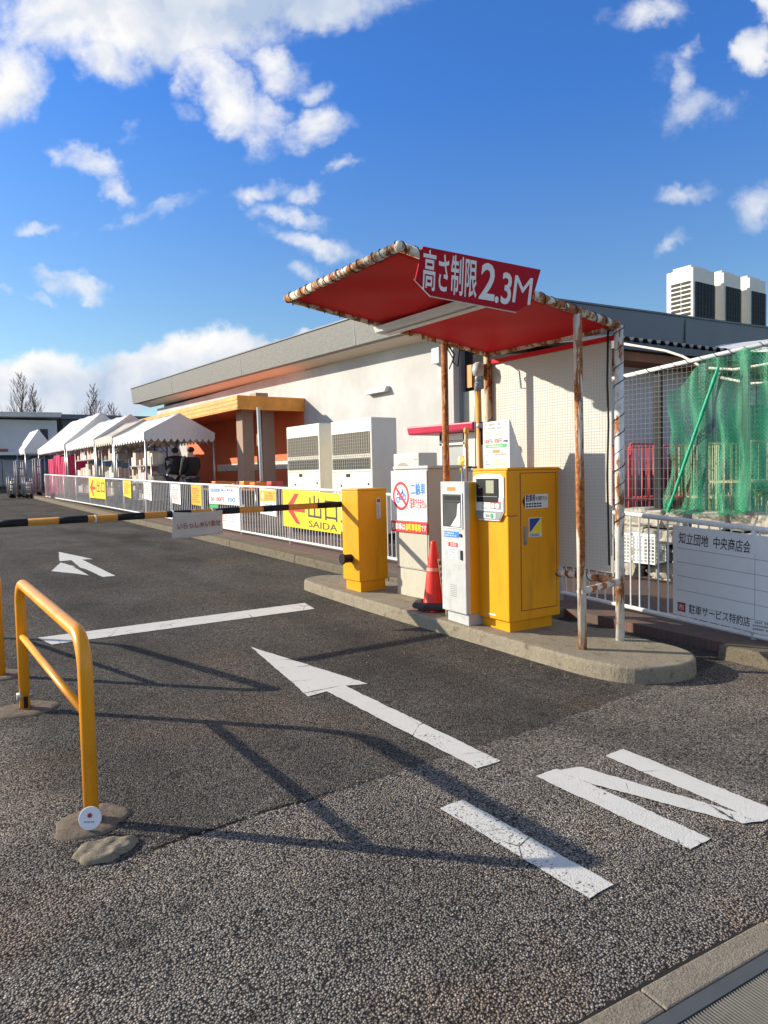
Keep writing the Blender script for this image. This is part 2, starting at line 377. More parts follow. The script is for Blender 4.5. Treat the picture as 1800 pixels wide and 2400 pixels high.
MT['tent'] = tentmat('white_canvas', (.80, .79, .77)); MT['tent_tan'] = tentmat('faded_tan_canvas', (.56, .50, .44))
def rubble():
    m, t, b = newmat('pale_rubble_stone')
    n = t.noise(t.oc, 20, 6, .7); n2 = t.noise(t.oc, 4, 4)
    t.put(b.inputs['Base Color'], t.mix(n, (.24, .22, .18, 1), (.64, .60, .50, 1)))
    b.inputs['Roughness'].default_value = .9; bump(t, b, t.math('ADD', n, n2), .9, .02)
    return m
MT['rubble'] = rubble()
def bricks():
    m, t, b = newmat('red_brown_pavers')
    br = t.new('ShaderNodeTexBrick'); t.put(br.inputs['Vector'], t.oc)
    br.inputs['Scale'].default_value = 5; br.inputs['Color1'].default_value = (.20, .10, .08, 1); br.inputs['Color2'].default_value = (.14, .09, .075, 1)
    br.inputs['Mortar'].default_value = (.08, .07, .06, 1); br.inputs['Mortar Size'].default_value = .015
    t.put(b.inputs['Base Color'], t.mix(t.rng(t.noise(t.oc, 3, 6), .4, .7, 0, .5), br.outputs[0], (.10, .085, .07, 1)))
    b.inputs['Roughness'].default_value = .85
    return m
MT['pavers'] = bricks()
def netmat():
    m, t, b = newmat('green_netting')
    sp = t.new('ShaderNodeSeparateXYZ'); t.put(sp.inputs[0], t.map(t.oc)); Yc, Zc = sp.outputs[1], sp.outputs[2]
    wv = t.math('MULTIPLY', t.math('SUBTRACT', t.noise(t.oc, 7, 3, .6), .5), .12)
    def strand(sgn):
        q = t.math('MULTIPLY', t.math('ADD', t.math('ADD', Yc, t.math('MULTIPLY', Zc, sgn)), wv), 1 / .034)
        return t.rng(t.math('ABSOLUTE', t.math('SUBTRACT', t.math('FRACT', q), .5)), .33, .40)
    g = t.math('MAXIMUM', strand(.8), strand(-.8))
    fold = t.rng(t.noise(t.map(t.oc, sc=(1, 1, .16)), 6, 6, .65, .6), .42, .64)
    a = t.math('MULTIPLY_ADD', fold, .60, t.math('MULTIPLY', g, .48))
    t.put(b.inputs['Alpha'], t.math('MINIMUM', a, .9))
    b.inputs['Base Color'].default_value = (.012, .24, .115, 1); b.inputs['Roughness'].default_value = .6
    return m
MT['net'] = netmat()

# ------------------------------------------------------------------ mesh helpers
class MB:
    def __init__(s): s.bm = bmesh.new()
    def face(s, vs, smooth=False):
        try:
            f = s.bm.faces.new([s.bm.verts.new(Vector(v)) for v in vs]); f.smooth = smooth
        except ValueError: pass
        return s
    def hexa(s, p):                     # p: 4 bottom, 4 top points
        v = [s.bm.verts.new(Vector(q)) for q in p]
        for f in ((3, 2, 1, 0), (4, 5, 6, 7), (0, 1, 5, 4), (1, 2, 6, 5), (2, 3, 7, 6), (3, 0, 4, 7)):
            s.bm.faces.new([v[i] for i in f])
        return s
    def box(s, x0, x1, y0, y1, z0, z1):
        return s.hexa([(x0, y0, z0), (x1, y0, z0), (x1, y1, z0), (x0, y1, z0), (x0, y0, z1), (x1, y0, z1), (x1, y1, z1), (x0, y1, z1)])
    def sbox(s, x0, x1, y0, y1, h0, h1, oy=0.0):  # box whose height follows the ground slope
        def z(y, h): return T(y + oy) + h
        return s.hexa([(x0, y0, z(y0, h0)), (x1, y0, z(y0, h0)), (x1, y1, z(y1, h0)), (x0, y1, z(y1, h0)),
                       (x0, y0, z(y0, h1)), (x1, y0, z(y0, h1)), (x1, y1, z(y1, h1)), (x0, y1, z(y1, h1))])
    def cyl(s, a, b, r, seg=10, r2=None, cap=True):
        a, b = Vector(a), Vector(b); d = (b - a).normalized()
        e = d.orthogonal().normalized(); f = d.cross(e); r2 = r if r2 is None else r2
        A = [s.bm.verts.new(a + (e * math.cos(2 * math.pi * i / seg) + f * math.sin(2 * math.pi * i / seg)) * r) for i in range(seg)]
        B = [s.bm.verts.new(b + (e * math.cos(2 * math.pi * i / seg) + f * math.sin(2 * math.pi * i / seg)) * r2) for i in range(seg)]
        for i in range(seg):
            q = s.bm.faces.new([A[i], A[(i + 1) % seg], B[(i + 1) % seg], B[i]]); q.smooth = True
        if cap: s.bm.faces.new(A[::-1]); s.bm.faces.new(B)
        return s
    def tube(s, pts, r, seg=8):
        pts = [Vector(p) for p in pts]; n = len(pts); rings = []
        rr = r if hasattr(r, '__len__') else [r] * n
        t0 = (pts[1] - pts[0]).normalized(); e = t0.orthogonal().normalized()
        for i, p in enumerate(pts):
            t = (pts[min(i + 1, n - 1)] - pts[max(i - 1, 0)])
            t = t.normalized() if t.length > 1e-9 else t0
            e = (e - t * e.dot(t)); e = e.normalized() if e.length > 1e-6 else t.orthogonal().normalized()
            f = t.cross(e)
            rings.append([s.bm.verts.new(p + (e * math.cos(2 * math.pi * k / seg) + f * math.sin(2 * math.pi * k / seg)) * rr[i]) for k in range(seg)])
        for A, B in zip(rings, rings[1:]):
            for k in range(seg):
                q = s.bm.faces.new([A[k], A[(k + 1) % seg], B[(k + 1) % seg], B[k]]); q.smooth = True
        s.bm.faces.new(rings[0][::-1]); s.bm.faces.new(rings[-1])
        return s
    def prism(s, pts, off):             # planar outline pushed along off
        A = [s.bm.verts.new(Vector(p)) for p in pts]; B = [s.bm.verts.new(Vector(p) + Vector(off)) for p in pts]; n = len(pts)
        s.bm.faces.new(A[::-1]); s.bm.faces.new(B)
        for i in range(n): s.bm.faces.new([A[i], A[(i + 1) % n], B[(i + 1) % n], B[i]])
        return s
    def lathe(s, prof, c=(0, 0, 0), seg=20):
        c = Vector(c); rings = []
        for r, z in prof: rings.append([s.bm.verts.new(c + Vector((r * math.cos(2 * math.pi * i / seg), r * math.sin(2 * math.pi * i / seg), z))) for i in range(seg)])
        for A, B in zip(rings, rings[1:]):
            for i in range(seg):
                q = s.bm.faces.new([A[i], A[(i + 1) % seg], B[(i + 1) % seg], B[i]]); q.smooth = True
        s.bm.faces.new(rings[0][::-1]); s.bm.faces.new(rings[-1])
        return s
    def grid(s, fn, nu, nv, smooth=True):
        g = [[s.bm.verts.new(Vector(fn(i / nu, j / nv))) for j in range(nv + 1)] for i in range(nu + 1)]
        for i in range(nu):
            for j in range(nv):
                q = s.bm.faces.new([g[i][j], g[i + 1][j], g[i + 1][j + 1], g[i][j + 1]]); q.smooth = smooth
        return s
    def build(s, name, mat, parent=None, bevel=0.0, seg=2, loc=None):
        bmesh.ops.recalc_face_normals(s.bm, faces=s.bm.faces[:])
        me = bpy.data.meshes.new(name); s.bm.to_mesh(me); s.bm.free()
        me.materials.append(MT[mat] if isinstance(mat, str) else mat)
        o = bpy.data.objects.new(name, me); C.objects.link(o)
        if parent: o.parent = parent
        if loc: o.location = loc
        if bevel:
            b = o.modifiers.new('bevel', 'BEVEL'); b.width = bevel; b.segments = seg; b.limit_method = 'ANGLE'; b.angle_limit = R_(40)
        return o
def tag(o, label, cat, group=None):
    o['label'] = label; o['category'] = cat
    if group: o['group'] = group
    return o
def struct(o): o['kind'] = 'structure'; return o
def thing(name, label, cat, loc=(0, 0, 0), rotz=0.0, group=None):
    o = bpy.data.objects.new(name, None); C.objects.link(o); o.empty_display_size = .2
    o.location = loc; o.rotation_euler = (0, 0, rotz)
    return tag(o, label, cat, group)
FACE_NY = Matrix.Rotation(R_(90), 4, 'X')                                    # lettering seen from -y
FACE_NX = Matrix.Rotation(R_(-90), 4, 'Z') @ Matrix.Rotation(R_(90), 4, 'X')  # lettering seen from -x
def text(s, size, mat, parent, loc, face=FACE_NX, sx=1.0, bold=0.0, shear=0.0, name='lettering', width=None, align='LEFT', rot=0.0):
    cu = bpy.data.curves.new('t', 'FONT'); cu.body = s; cu.size = size; cu.resolution_u = 3; cu.extrude = .0006; cu.offset = bold; cu.shear = shear
    cu.align_x = align
    to = bpy.data.objects.new('t', cu); C.objects.link(to)
    dg = bpy.context.evaluated_depsgraph_get(); me = bpy.data.meshes.new_from_object(to.evaluated_get(dg))
    bpy.data.objects.remove(to); bpy.data.curves.remove(cu)
    xs = [v.co.x for v in me.vertices] or [0, 1]
    if width: sx = width / max(1e-6, max(xs) - min(xs))
    x0 = min(xs) if align == 'LEFT' else 0
    me.transform(Matrix.Translation(Vector(loc)) @ face @ Matrix.Rotation(rot, 4, 'Z') @ Matrix.Scale(sx, 4, (1, 0, 0)) @ Matrix.Translation((-x0, 0, 0)))
    me.materials.clear(); me.materials.append(MT[mat]); me.name = name
    o = bpy.data.objects.new(name, me); C.objects.link(o); o.parent = parent
    return o
def smallprint(parent, plane, u0, u1, v0, v1, rows, off, mat='ink', name='small_print', seed=0, h=.55, dens=.8):
    """rows of tiny illegible characters; plane 'nx': u runs to -y, 'ny': u runs to +x"""
    rd = random.Random(seed); mb = MB(); rh = (v1 - v0) / rows
    for r in range(rows):
        v = v1 - (r + 1) * rh; u = u0; end = u0 + (u1 - u0) * rd.uniform(.7, 1)
        step = 1 if u1 > u0 else -1
        while (end - u) * step > rh * .5:
            wd = rh * rd.uniform(.35, .6)
            if rd.random() < dens:
                for q in range(2):
                    a = v + rh * (1 - h) / 2 + q * rh * h * .55; b = a + rh * h * .32
                    ua, ub = u, u + step * wd
                    if plane == 'nx': mb.face([(off, ua, a), (off, ub, a), (off, ub, b), (off, ua, b)])
                    else: mb.face([(ua, off, a), (ub, off, a), (ub, off, b), (ua, off, b)])
            u += step * (wd + rh * .12)
    return mb.build(name, mat, parent)

# ------------------------------------------------------------------ ground
ys = [-30, 0, 10, 20, 30, 45, 60, 100, 400]
g = MB()
for a, b in zip(ys, ys[1:]):
    for x0, x1 in ((-150, 0), (0, 5.2), (5.2, 250)):
        g.face([(x0, a, T(a)), (x1, a, T(a)), (x1, b, T(b)), (x0, b, T(b))])
bmesh.ops.remove_doubles(g.bm, verts=g.bm.verts[:], dist=1e-4)
struct(g.build('road', 'asphalt'))
pv = MB(); pv.sbox(5.36, 9.6, -2, 20, -.1, .085); struct(pv.build('pavement', 'pavers'))
def kx(y): return 4.98 if y > 6 else 4.98 + (6 - y) * .07
kb = MB(); random.seed(3)
y = .65
while y < 33:
    l = 2.4
    for k in range(1):
        a, b = y, y + l - .004
        xa, xb = kx(a), kx(b); dz = random.uniform(-.006, .006)
        kb.hexa([(xa - .02, a, T(a) - .1), (xa + .34, a, T(a) - .1), (xb + .34, b, T(b) - .1), (xb - .02, b, T(b) - .1),
                 (xa, a, T(a) + .115 + dz), (xa + .34, a, T(a) + .09 + dz), (xb + .34, b, T(b) + .09 + dz), (xb, b, T(b) + .115 + dz)])
    y += l
    if y == 3.05: y = 4.7
struct(kb.build('kerb', 'kerbstone', bevel=.018))

# traffic island
pts = [(4.02, 7.45), (3.98, 6.4), (3.97, 5.55), (4.0, 4.4), (4.0, 3.6), (4.03, 3.25), (4.12, 3.04), (4.28, 2.93), (4.5, 2.87), (4.68, 2.9), (4.82, 3.0), (4.89, 3.15), (4.9, 3.4), (4.86, 4.5), (4.84, 6.5), (4.78, 7.2), (4.62, 7.55), (4.4, 7.68), (4.2, 7.66), (4.08, 7.58)]
for _ in range(2):
    q = []
    for i in range(len(pts)):
        a, b = pts[i], pts[(i + 1) % len(pts)]
        q += [(a[0] * .75 + b[0] * .25, a[1] * .75 + b[1] * .25), (a[0] * .25 + b[0] * .75, a[1] * .25 + b[1] * .75)]
    pts = q
isl = MB(); cxy = Vector((4.43, 5.2))
A = [isl.bm.verts.new((p[0], p[1], T(p[1]) - .05)) for p in pts]
B = [isl.bm.verts.new((p[0] + (.012 if p[0] < cxy.x else -.012), p[1], T(p[1]) + .115)) for p in pts]
n = len(pts)
for i in range(n): isl.bm.faces.new([A[i], A[(i + 1) % n], B[(i + 1) % n], B[i]])
isl.bm.faces.new(B)
o = isl.build('traffic_island', 'conc', bevel=.022, seg=3); struct(o)
IH = .115

# painted markings
def mark(name, polys, mat='roadpaint', h=.004, label=None):
    m = MB()
    rdm = random.Random(len(polys) + int(polys[0][0][0] * 100))
    for p in polys:
        p2 = []
        for (a0, b0), (a1, b1) in zip(p, p[1:] + p[:1]):
            L_ = math.hypot(a1 - a0, b1 - b0); k_ = max(1, int(L_ / .022)); off = 0
            for i_ in range(k_):
                f_ = i_ / k_; off = off * .55 + rdm.uniform(-.0032, .0032)
                p2.append((a0 + (a1 - a0) * f_ + off * (b1 - b0) / L_, b0 + (b1 - b0) * f_ - off * (a1 - a0) / L_))
        p = p2
        q = [Vector((a, b, T(b) + h)) for a, b in p]
        vs = [m.bm.verts.new(v) for v in q]; m.bm.faces.new(vs)
    bmesh.ops.triangulate(m.bm, faces=m.bm.faces[:])
    return struct(m.build(name, mat))
mark('stop_line', [[(1.07, 6.84), (3.66, 6.79), (3.6, 6.46), (1.12, 6.52)]])
mark('lane_arrow', [[(2.44, 5.47), (2.68, 4.09), (2.53, 4.15), (2.53, 2.65), (2.37, 2.65), (2.37, 4.12), (2.22, 4.10)]])
mark('far_lane_arrow', [[(2.41, 12.98), (2.66, 11.72), (2.51, 11.77), (2.51, 9.87), (2.35, 9.86), (2.33, 10.75), (2.3, 10.9), (2.36, 11.8), (2.19, 11.79)],
                        [(2.18, 11.63), (2.27, 11.0), (2.235, 11.1), (2.235, 10.1), (2.14, 10.35), (1.9, 10.82)]])
mark('lettering_mark', [[(1.96, 2.44), (2.1, 2.44), (2.11, 1.63), (1.97, 1.63)]], 'roadpaint_worn')
mark('lettering_mark', [[(2.545, 2.42), (2.69, 2.42), (2.69, 1.61), (2.55, 1.61)], [(3.01, 2.38), (3.16, 2.38), (3.14, 1.56), (2.99, 1.56)]], 'roadpaint')
mark('lettering_mark', [[(2.66, 2.40), (2.80, 2.36), (2.99, 1.62), (2.99, 1.56), (2.90, 1.60), (2.69, 2.2)]], 'roadpaint', .007)

# drain at the bottom right: edge stones, channel frame, grate
dr = Vector((1, -.075, 0)).normalized(); dn = Vector((-dr.y, dr.x, 0)) * -1   # dn points toward the viewer
d0 = Vector((1.5, 1.275, 0))
def dpt(u, v, h): p = d0 + dr * u + dn * v; return (p.x, p.y, T(p.y) + h)
es = MB(); random.seed(5)
edges = [-2.0, -1.4, -.8, -.36, .235, .83, 1.43, 2.05]
for a, b in zip(edges, edges[1:]):
    v0 = random.uniform(-.003, .006)
    es.hexa([dpt(a + .003, v0, -.08), dpt(a + .003, .095, -.08), dpt(b - .003, .095, -.08), dpt(b - .003, v0, -.08),
             dpt(a + .003, v0, .014), dpt(a + .003, .095, .012), dpt(b - .003, .095, .012), dpt(b - .003, v0, .014)])
struct(es.build('edge_stones', 'granite', bevel=.006))
dg_ = thing('drain_cover', 'grey steel slotted drain cover set in the concrete channel edge', 'drain cover', (1.5, 1.275, 0))
def dl(u, v, h): p = Vector(dpt(u, v, h)); return (p.x - 1.5, p.y - 1.275, p.z)
fr = MB()
fr.hexa([dl(-2, .10, -.03), dl(-2, .143, -.03), dl(2, .143, -.03), dl(2, .10, -.03), dl(-2, .10, .012), dl(-2, .143, .012), dl(2, .143, .012), dl(2, .10, .012)])
fr.build('frame', pm('channel_frame', (.085, .092, .10), .6, .1, 8, spec=.2), dg_)
gr_ = MB()
for i in range(260):
    u = -1.3 + i * .0115
    gr_.hexa([dl(u, .147, -.02), dl(u, .55, -.02), dl(u + .0042, .55, -.02), dl(u + .0042, .147, -.02), dl(u, .147, .010), dl(u, .55, .010), dl(u + .0042, .55, .010), dl(u + .0042, .147, .010)])
for v in (.178, .27, .36, .45):
    gr_.hexa([dl(-1.3, v, -.02), dl(-1.3, v + .004, -.02), dl(1.7, v + .004, -.02), dl(1.7, v, -.02), dl(-1.3, v, .006), dl(-1.3, v + .004, .006), dl(1.7, v + .004, .006), dl(1.7, v, .006)])
gr_.build('grate', pm('grate_steel', (.20, .19, .165), .6, .15, 14, metal=.1), dg_)
jt = MB(); rdm = random.Random(6)
uu = -2.0; prev = None
while uu < 2.0:
    w_ = rdm.uniform(.006, .022)
    if prev: jt.face([dpt(prev[0], -prev[1], .003), dpt(prev[0], .008, .003), dpt(uu, .008, .003), dpt(uu, -w_, .003)])
    prev = (uu, w_); uu += .03
struct(jt.build('joint_dirt', pm('black_joint_dirt', (.012, .011, .009), .95, .3, 40, .5, 60)))
pit = MB(); pit.face([dl(-1.3, .147, .0015), dl(-1.3, .55, .0015), dl(1.7, .55, .0015), dl(1.7, .147, .0015)])
pit.build('channel_bed', 'dark_open', dg_)  # black sheet close under the bars, painted for the shaded channel depth

gv = MB(); rdm = random.Random(12)
def pebble(x, y, r):
    n0 = bmesh.ops.create_icosphere(gv.bm, subdivisions=1, radius=r)['verts']
    sx, sy = rdm.uniform(.7, 1.3), rdm.uniform(.7, 1.3)
    for v in n0: v.co = Vector((v.co.x * sx * rdm.uniform(.85, 1.15) + x, v.co.y * sy + y, v.co.z * .7 + T(y) + r * .4))
for k in range(260):
    q = rdm.random()
    if q < .35: x_ = rdm.uniform(.6, 2.6); y_ = 2.85 + rdm.gauss(0, .03)
    elif q < .6: y_ = rdm.uniform(2.9, 7.4); x_ = 3.95 - abs(rdm.gauss(0, .06))
    elif q < .8: x_ = .7 + rdm.gauss(0, .22); y_ = 3.05 + rdm.gauss(0, .18)
    else: x_ = rdm.uniform(.4, 3.6); y_ = rdm.uniform(1.3, 5.5)
    pebble(x_, y_, rdm.uniform(.002, .0055))
gvo = gv.build('loose_gravel', pm('grit', (.36, .33, .28), .9, .3, 30)); gvo['kind'] = 'stuff'
tag(gvo, 'loose grit scattered on the asphalt along the joint and kerb', 'gravel')

# ------------------------------------------------------------------ yellow hoop barriers
def hoop_pts(y0, y1, H, r=.15):
    p = [(0, y0, -.05), (0, y0, H - r)]
    for i in range(1, 9):
        a = i / 8 * math.pi / 2; p.append((0, y0 + r - r * math.cos(a), H - r + r * math.sin(a)))
    for i in range(0, 9):
        a = i / 8 * math.pi / 2; p.append((0, y1 - r + r * math.sin(a), H - r + r * math.cos(a)))
    p.append((0, y1, -.05)); return p
def hoop(loc, span, label, H=.80, caps=True):
    t = thing('hoop_barrier', label, 'barrier', loc, 0, 'yellow hoop barriers along the lane')
    zz = SL * span
    m = MB(); m.tube([(a, b, c + SL * b) for a, b, c in hoop_pts(0, span, H)], .031, 14); m.build('hoop', 'yellow_rail', t)
    m = MB(); m.cyl((0, .02, .46), (0, span - .02, .46 + zz), .019, 12); m.build('crossbar', 'yellow_rail', t)
    for yy, s1 in ((0, 1.0), (span, 1.15)):
        rd = random.Random(int(yy * 10)); m = MB(); k = 40; P = []
        for i in range(k):
            a = 2 * math.pi * i / k; rr = .135 * s1 * (1 + .10 * math.sin(2 * a + yy) + .06 * math.sin(5 * a + 2) + rd.uniform(-.035, .035))
            P.append((rr * 1.1 * math.cos(a), yy + rr * math.sin(a)))
        rings = []
        for q in (1.04, .99, .93, .8, .62, .42, .2, .02):
            rings.append([m.bm.verts.new((a * q, yy + (b - yy) * q, SL * b + (-.003 if q > 1 else .004 + .010 * min(1, (1 - q) * 6) + rd.uniform(-.0028, .0028)))) for a, b in P])
        for A_, B_ in zip(rings, rings[1:]):
            for i in range(k): m.bm.faces.new([A_[i], A_[(i + 1) % k], B_[(i + 1) % k], B_[i]])
        m.bm.faces.new(rings[-1])
        for f in m.bm.faces: f.smooth = True
        m.build('footing', 'footing', t)
    return t
h1 = hoop((.68, 3.22, T(3.22)), 1.70, 'near yellow hoop barrier with a round white reflector at its foot')
m = MB(); m.cyl((0, 0, 0), (0, 0, .012), .047, 24); ref = m.build('reflector', 'sign_grey', h1, bevel=.003)
nrm = Vector((-.62, -.95, .35)).normalized()
ref.matrix_local = Matrix.Translation((-.022, -.085, .055)) @ nrm.to_track_quat('Z', 'Y').to_matrix().to_4x4()
m = MB(); m.cyl((0, .012, .012), (0, .012, .016), .009, 12); m.build('red_dot', 'dkred', ref)
m = MB()
for i in range(5): m.box(-.022 + i * .009, -.016 + i * .009, -.016, -.011, .012, .0135)
m.build('small_print', 'midgrey', ref)
m = MB(); m.cyl((-.045, 1.70, SL * 1.7 + .09), (.045, 1.70, SL * 1.7 + .09), .022, 12); m.build('lock', 'steel', h1)
m = MB(); m.box(-.012, .012, 1.662, 1.672, SL * 1.7 + .02, SL * 1.7 + .09); m.build('keyhole_slot', 'black', h1)
h2 = hoop((.655, 5.80, T(5.80)), 2.05, 'second yellow hoop barrier cut by the left edge, farther up the lane')
h2.rotation_euler = (0, 0, R_(16))
# stone plug beside the near post
m = MB(); rd = random.Random(4)
def plug(u, v):
    u = u if u < 1 else .999
    a = 2 * math.pi * v; r = .105 * (1 - u * .0)
    rr = r * min(1, (1 - u) * 1.0 + .0) if u < 1 else 0
    prof = max(.002, 1 - u); hh = .022 * min(1, u * 5) ** .5 + .006 * math.sin(9 * prof * math.cos(a) + 2) * min(1, u * 3) * math.sin(6 * prof * math.sin(a) + 1)
    wob = 1 + .10 * math.sin(3 * a + 1) + .05 * math.sin(7 * a)
    return (r * prof * wob * math.cos(a) * 1.15, r * prof * wob * math.sin(a) * .82, hh + .002 * math.sin(9 * a) * prof)
m.grid(plug, 14, 48); o = m.build('mortar_plug', concrete('pale_mortar', (.36, .31, .23), 4, .7, .9, (.14, .11, .075)), loc=(.665, 2.945, T(2.945)))
tag(o, 'round grey mortar plug on the asphalt beside the near yellow barrier foot', 'mortar plug')

# ------------------------------------------------------------------ gate with striped arm
gt = thing('parking_gate', 'yellow parking gate box with black and orange striped arm lowered across the lane', 'gate', (4.13, 6.42, T(6.6) + IH))
m = MB(); m.box(0, .37, 0, .33, .11, 1.075); m.build('cabinet', 'yellow', gt, bevel=.008)
m = MB(); m.box(.025, .345, .02, .31, -.01, .11); m.build('plinth', 'yellow', gt, bevel=.004)
m = MB(); m.box(-.004, .374, -.004, .334, 1.075, 1.095); m.build('top_cover', 'yellow', gt, bevel=.006)
m = MB(); m.box(.235, .285, -.006, 0, .77, .99); st = m.build('sticker', 'sign_grey', gt)
smallprint(st, 'ny', .243, .277, .775, .93, 7, -.0075, 'ink', seed=2)
m = MB(); m.box(.242, .278, -.0085, -.0065, .945, .98); m.build('emblem', 'dkred', st)
m = MB(); m.cyl((-.10, .16, .35), (0, .16, .35), .045, 18); m.cyl((-.12, .16, .35), (-.10, .16, .35), .06, 18); m.build('drive_boss', 'black', gt, bevel=.004)
ya = .36; za = lambda x: .925 - .0 * x - .0075 * abs(x)
m = MB(); m.cyl((.0, ya, .925), (-3.42, ya + .02, .900), .031, 14); arm = m.build('arm', pm('arm_orange', (.62, .27, .03), .45, .1, 6), gt)
bl = [(800, 742), (675, 616), (560, 505), (447, 390), (338, 275), (205, 137), (64, -6)]
for a, b in bl:
    xa = vp(a, 1200, y=6.78).x - 4.13; xb = vp(b, 1200, y=6.78).x - 4.13
    f = lambda x: .925 + .025 * x / 3.42; g_ = lambda x: ya - .02 * x / 3.42
    m = MB(); m.cyl((xa, g_(xa), f(xa)), (xb, g_(xb), f(xb)), .0325, 14); m.build('stripe_band', 'black', arm)
for k, xx in enumerate((-1.46, -1.85, -2.55)):
    m = MB(); m.cyl((xx, ya, .925 + .025 * xx / 3.42), (xx - .012, ya, .925 + .025 * xx / 3.42), .034, 14); m.build('tie', 'white_paint', arm)
# banner hanging on the arm
bn = thing('banner', 'grey cloth banner reading いらっしゃいませ hung from the striped arm', 'banner', ((vp(408, 1200, y=6.74).x + vp(515, 1200, y=6.74).x) / 2 + .0, 6.735, -.005))
m = MB()
def ban(u, v):
    x = -.235 + .49 * u - .02 * (1 - v) * (1 - u); z = 1.235 - .235 * (1 - v) - .012 * math.sin(math.pi * u) * v - (.018 * (1 - u)) * (1 - v)
    return (x, .008 * math.sin(6 * u + 1) + .01 * math.sin(3 * v), z)
m.grid(ban, 14, 8); bo = m.build('cloth', pm('grey_cloth', (.56, .52, .46), .85, .08, 6, .2, 12), bn)
sm = bo.modifiers.new('thick', 'SOLIDIFY'); sm.thickness = .002
text('いらっしゃいませ', .066, 'dkred', bn, (-.205, -.016, 1.075), FACE_NY, bold=.0012, width=.43, rot=.035)

# ------------------------------------------------------------------ electric cabinet with no-motorcycle sign
cb = thing('control_cabinet', 'tall beige metal control cabinet carrying the no motorcycles sign', 'cabinet', (4.44, 5.62, T(5.9) + IH))
CZ = 1.62 - (T(5.9) + IH)
m = MB(); m.box(0, .42, 0, .55, 0, CZ - .03); m.build('body', 'beige', cb, bevel=.006)
m = MB(); m.box(-.015, .44, -.02, .57, CZ - .03, CZ); m.build('lid', 'grey_panel', cb, bevel=.005)
m = MB(); m.box(-.006, -.002, .02, .53, .30, CZ - .06); m.build('door', 'beige', cb, bevel=.002)
sg = MB(); sg.box(-.018, -.008, .0, .60, .78, CZ - .045); sgn = sg.build('sign_board', 'sign_white', cb, bevel=.002)
# prohibition ring and motorcycle silhouette (u to -y)
cy_, cz_ = .43, 1.035
ring = MB(); K = 40; R0, R1 = .118, .148
for i in range(K):
    a, b = 2 * math.pi * i / K, 2 * math.pi * (i + 1) / K
    ring.face([(-.0195, cy_ - R0 * math.cos(a) * .95, cz_ + R0 * math.sin(a)), (-.0195, cy_ - R0 * math.cos(b) * .95, cz_ + R0 * math.sin(b)),
               (-.0195, cy_ - R1 * math.cos(b) * .95, cz_ + R1 * math.sin(b)), (-.0195, cy_ - R1 * math.cos(a) * .95, cz_ + R1 * math.sin(a))])
q = .087
ring.face([(-.0205, cy_ + q - .01, cz_ + q + .01), (-.0205, cy_ + q + .01, cz_ + q - .01), (-.0205, cy_ - q + .01, cz_ - q - .01), (-.0205, cy_ - q - .01, cz_ - q + .01)])
ring.build('prohibition_ring', 'red', sgn)
mo = MB()
for (u, v) in ((-.055, -.04), (.06, -.012)):
    for i in range(16):
        a, b = 2 * math.pi * i / 16, 2 * math.pi * (i + 1) / 16
        mo.face([(-.019, cy_ - u - .018 * math.cos(a), cz_ + v + .018 * math.sin(a)), (-.019, cy_ - u - .018 * math.cos(b), cz_ + v + .018 * math.sin(b)),
                 (-.019, cy_ - u - .034 * math.cos(b), cz_ + v + .034 * math.sin(b)), (-.019, cy_ - u - .034 * math.cos(a), cz_ + v + .034 * math.sin(a))])
def ply(ps): mo.face([(-.0192, cy_ - a, cz_ + b) for a, b in ps])
ply([(-.08, .0), (-.02, .02), (.0, .005), (.03, .02), (.045, .045), (.03, .05), (-.0, .03), (-.03, .04), (-.07, .03)])
ply([(-.03, .01), (-.04, -.035), (.01, -.045), (.03, .0)])
ply([(.02, .05), (.035, .085), (.045, .085), (.04, .05), (.065, -.01), (.055, -.015)])
mo.build('motorcycle_symbol', 'blue', sgn)
text('二輪車', .125, 'blue', sgn, (-.0195, .262, 1.06), bold=.003, width=.24)
text('駐車できません', .12, 'red', sgn, (-.0195, .268, .92), bold=.0012, width=.26)
m = MB(); m.box(-.026, -.014, -.005, .605, .665, .775); rs = m.build('red_strip', 'red', sgn, bevel=.002)
text('駐車場は', .075, 'letter_white', rs, (-.0275, .595, .692), bold=.0015, width=.24)
text('自動車専用', .078, 'letter_yellow', rs, (-.0275, .345, .690), bold=.002, width=.25)
text('です', .07, 'letter_white', rs, (-.0275, .088, .692), bold=.0015, width=.085)
m = MB(); m.box(-.0045, -.001, .01, .54, .286, .291); m.build('seam', 'darkgrey', cb)

# ------------------------------------------------------------------ traffic cone
cn = thing('traffic_cone', 'red traffic cone with black base on the island beside the grey machine', 'cone', (4.255, 5.32, T(5.32) + IH))
cn.scale = (.92, .92, .92)
m = MB()
m.lathe([(.128, .035), (.116, .06), (.098, .2), (.072, .4), (.046, .58), (.030, .67), (.027, .695), (.020, .70)], seg=28); body = m.build('cone_body', 'cone', cn)
m = MB(); m.box(-.165, .165, -.165, .165, .003, .02); m.build('base', 'cone', cn, bevel=.008)
m = MB(); m.lathe([(.215, .018), (.235, .03), (.235, .062), (.215, .078), (.15, .082), (.132, .07), (.132, .02)], seg=8); wr_ = m.build('weight_ring', 'rubber', cn); wr_.rotation_euler = (0, 0, R_(22.5))
for f_ in wr_.data.polygons: f_.use_smooth = False
m = MB(); m.cyl((-.128, 0, .30), (.0, 0, .36), .02, 8, .02); 
m.bm.clear()
lb = MB(); d = Vector((.35, -.94, 0)).normalized(); e = Vector((-d.y, d.x, 0))
def lab(u, v):
    z = .10 + .42 * v; r = .116 - (.116 - .062) * ((z - .1) / .42) + .004; a = (u - .5) * .062 / r
    return d * (r * math.cos(a)) + e * (r * math.sin(a)) + Vector((0, 0, z))
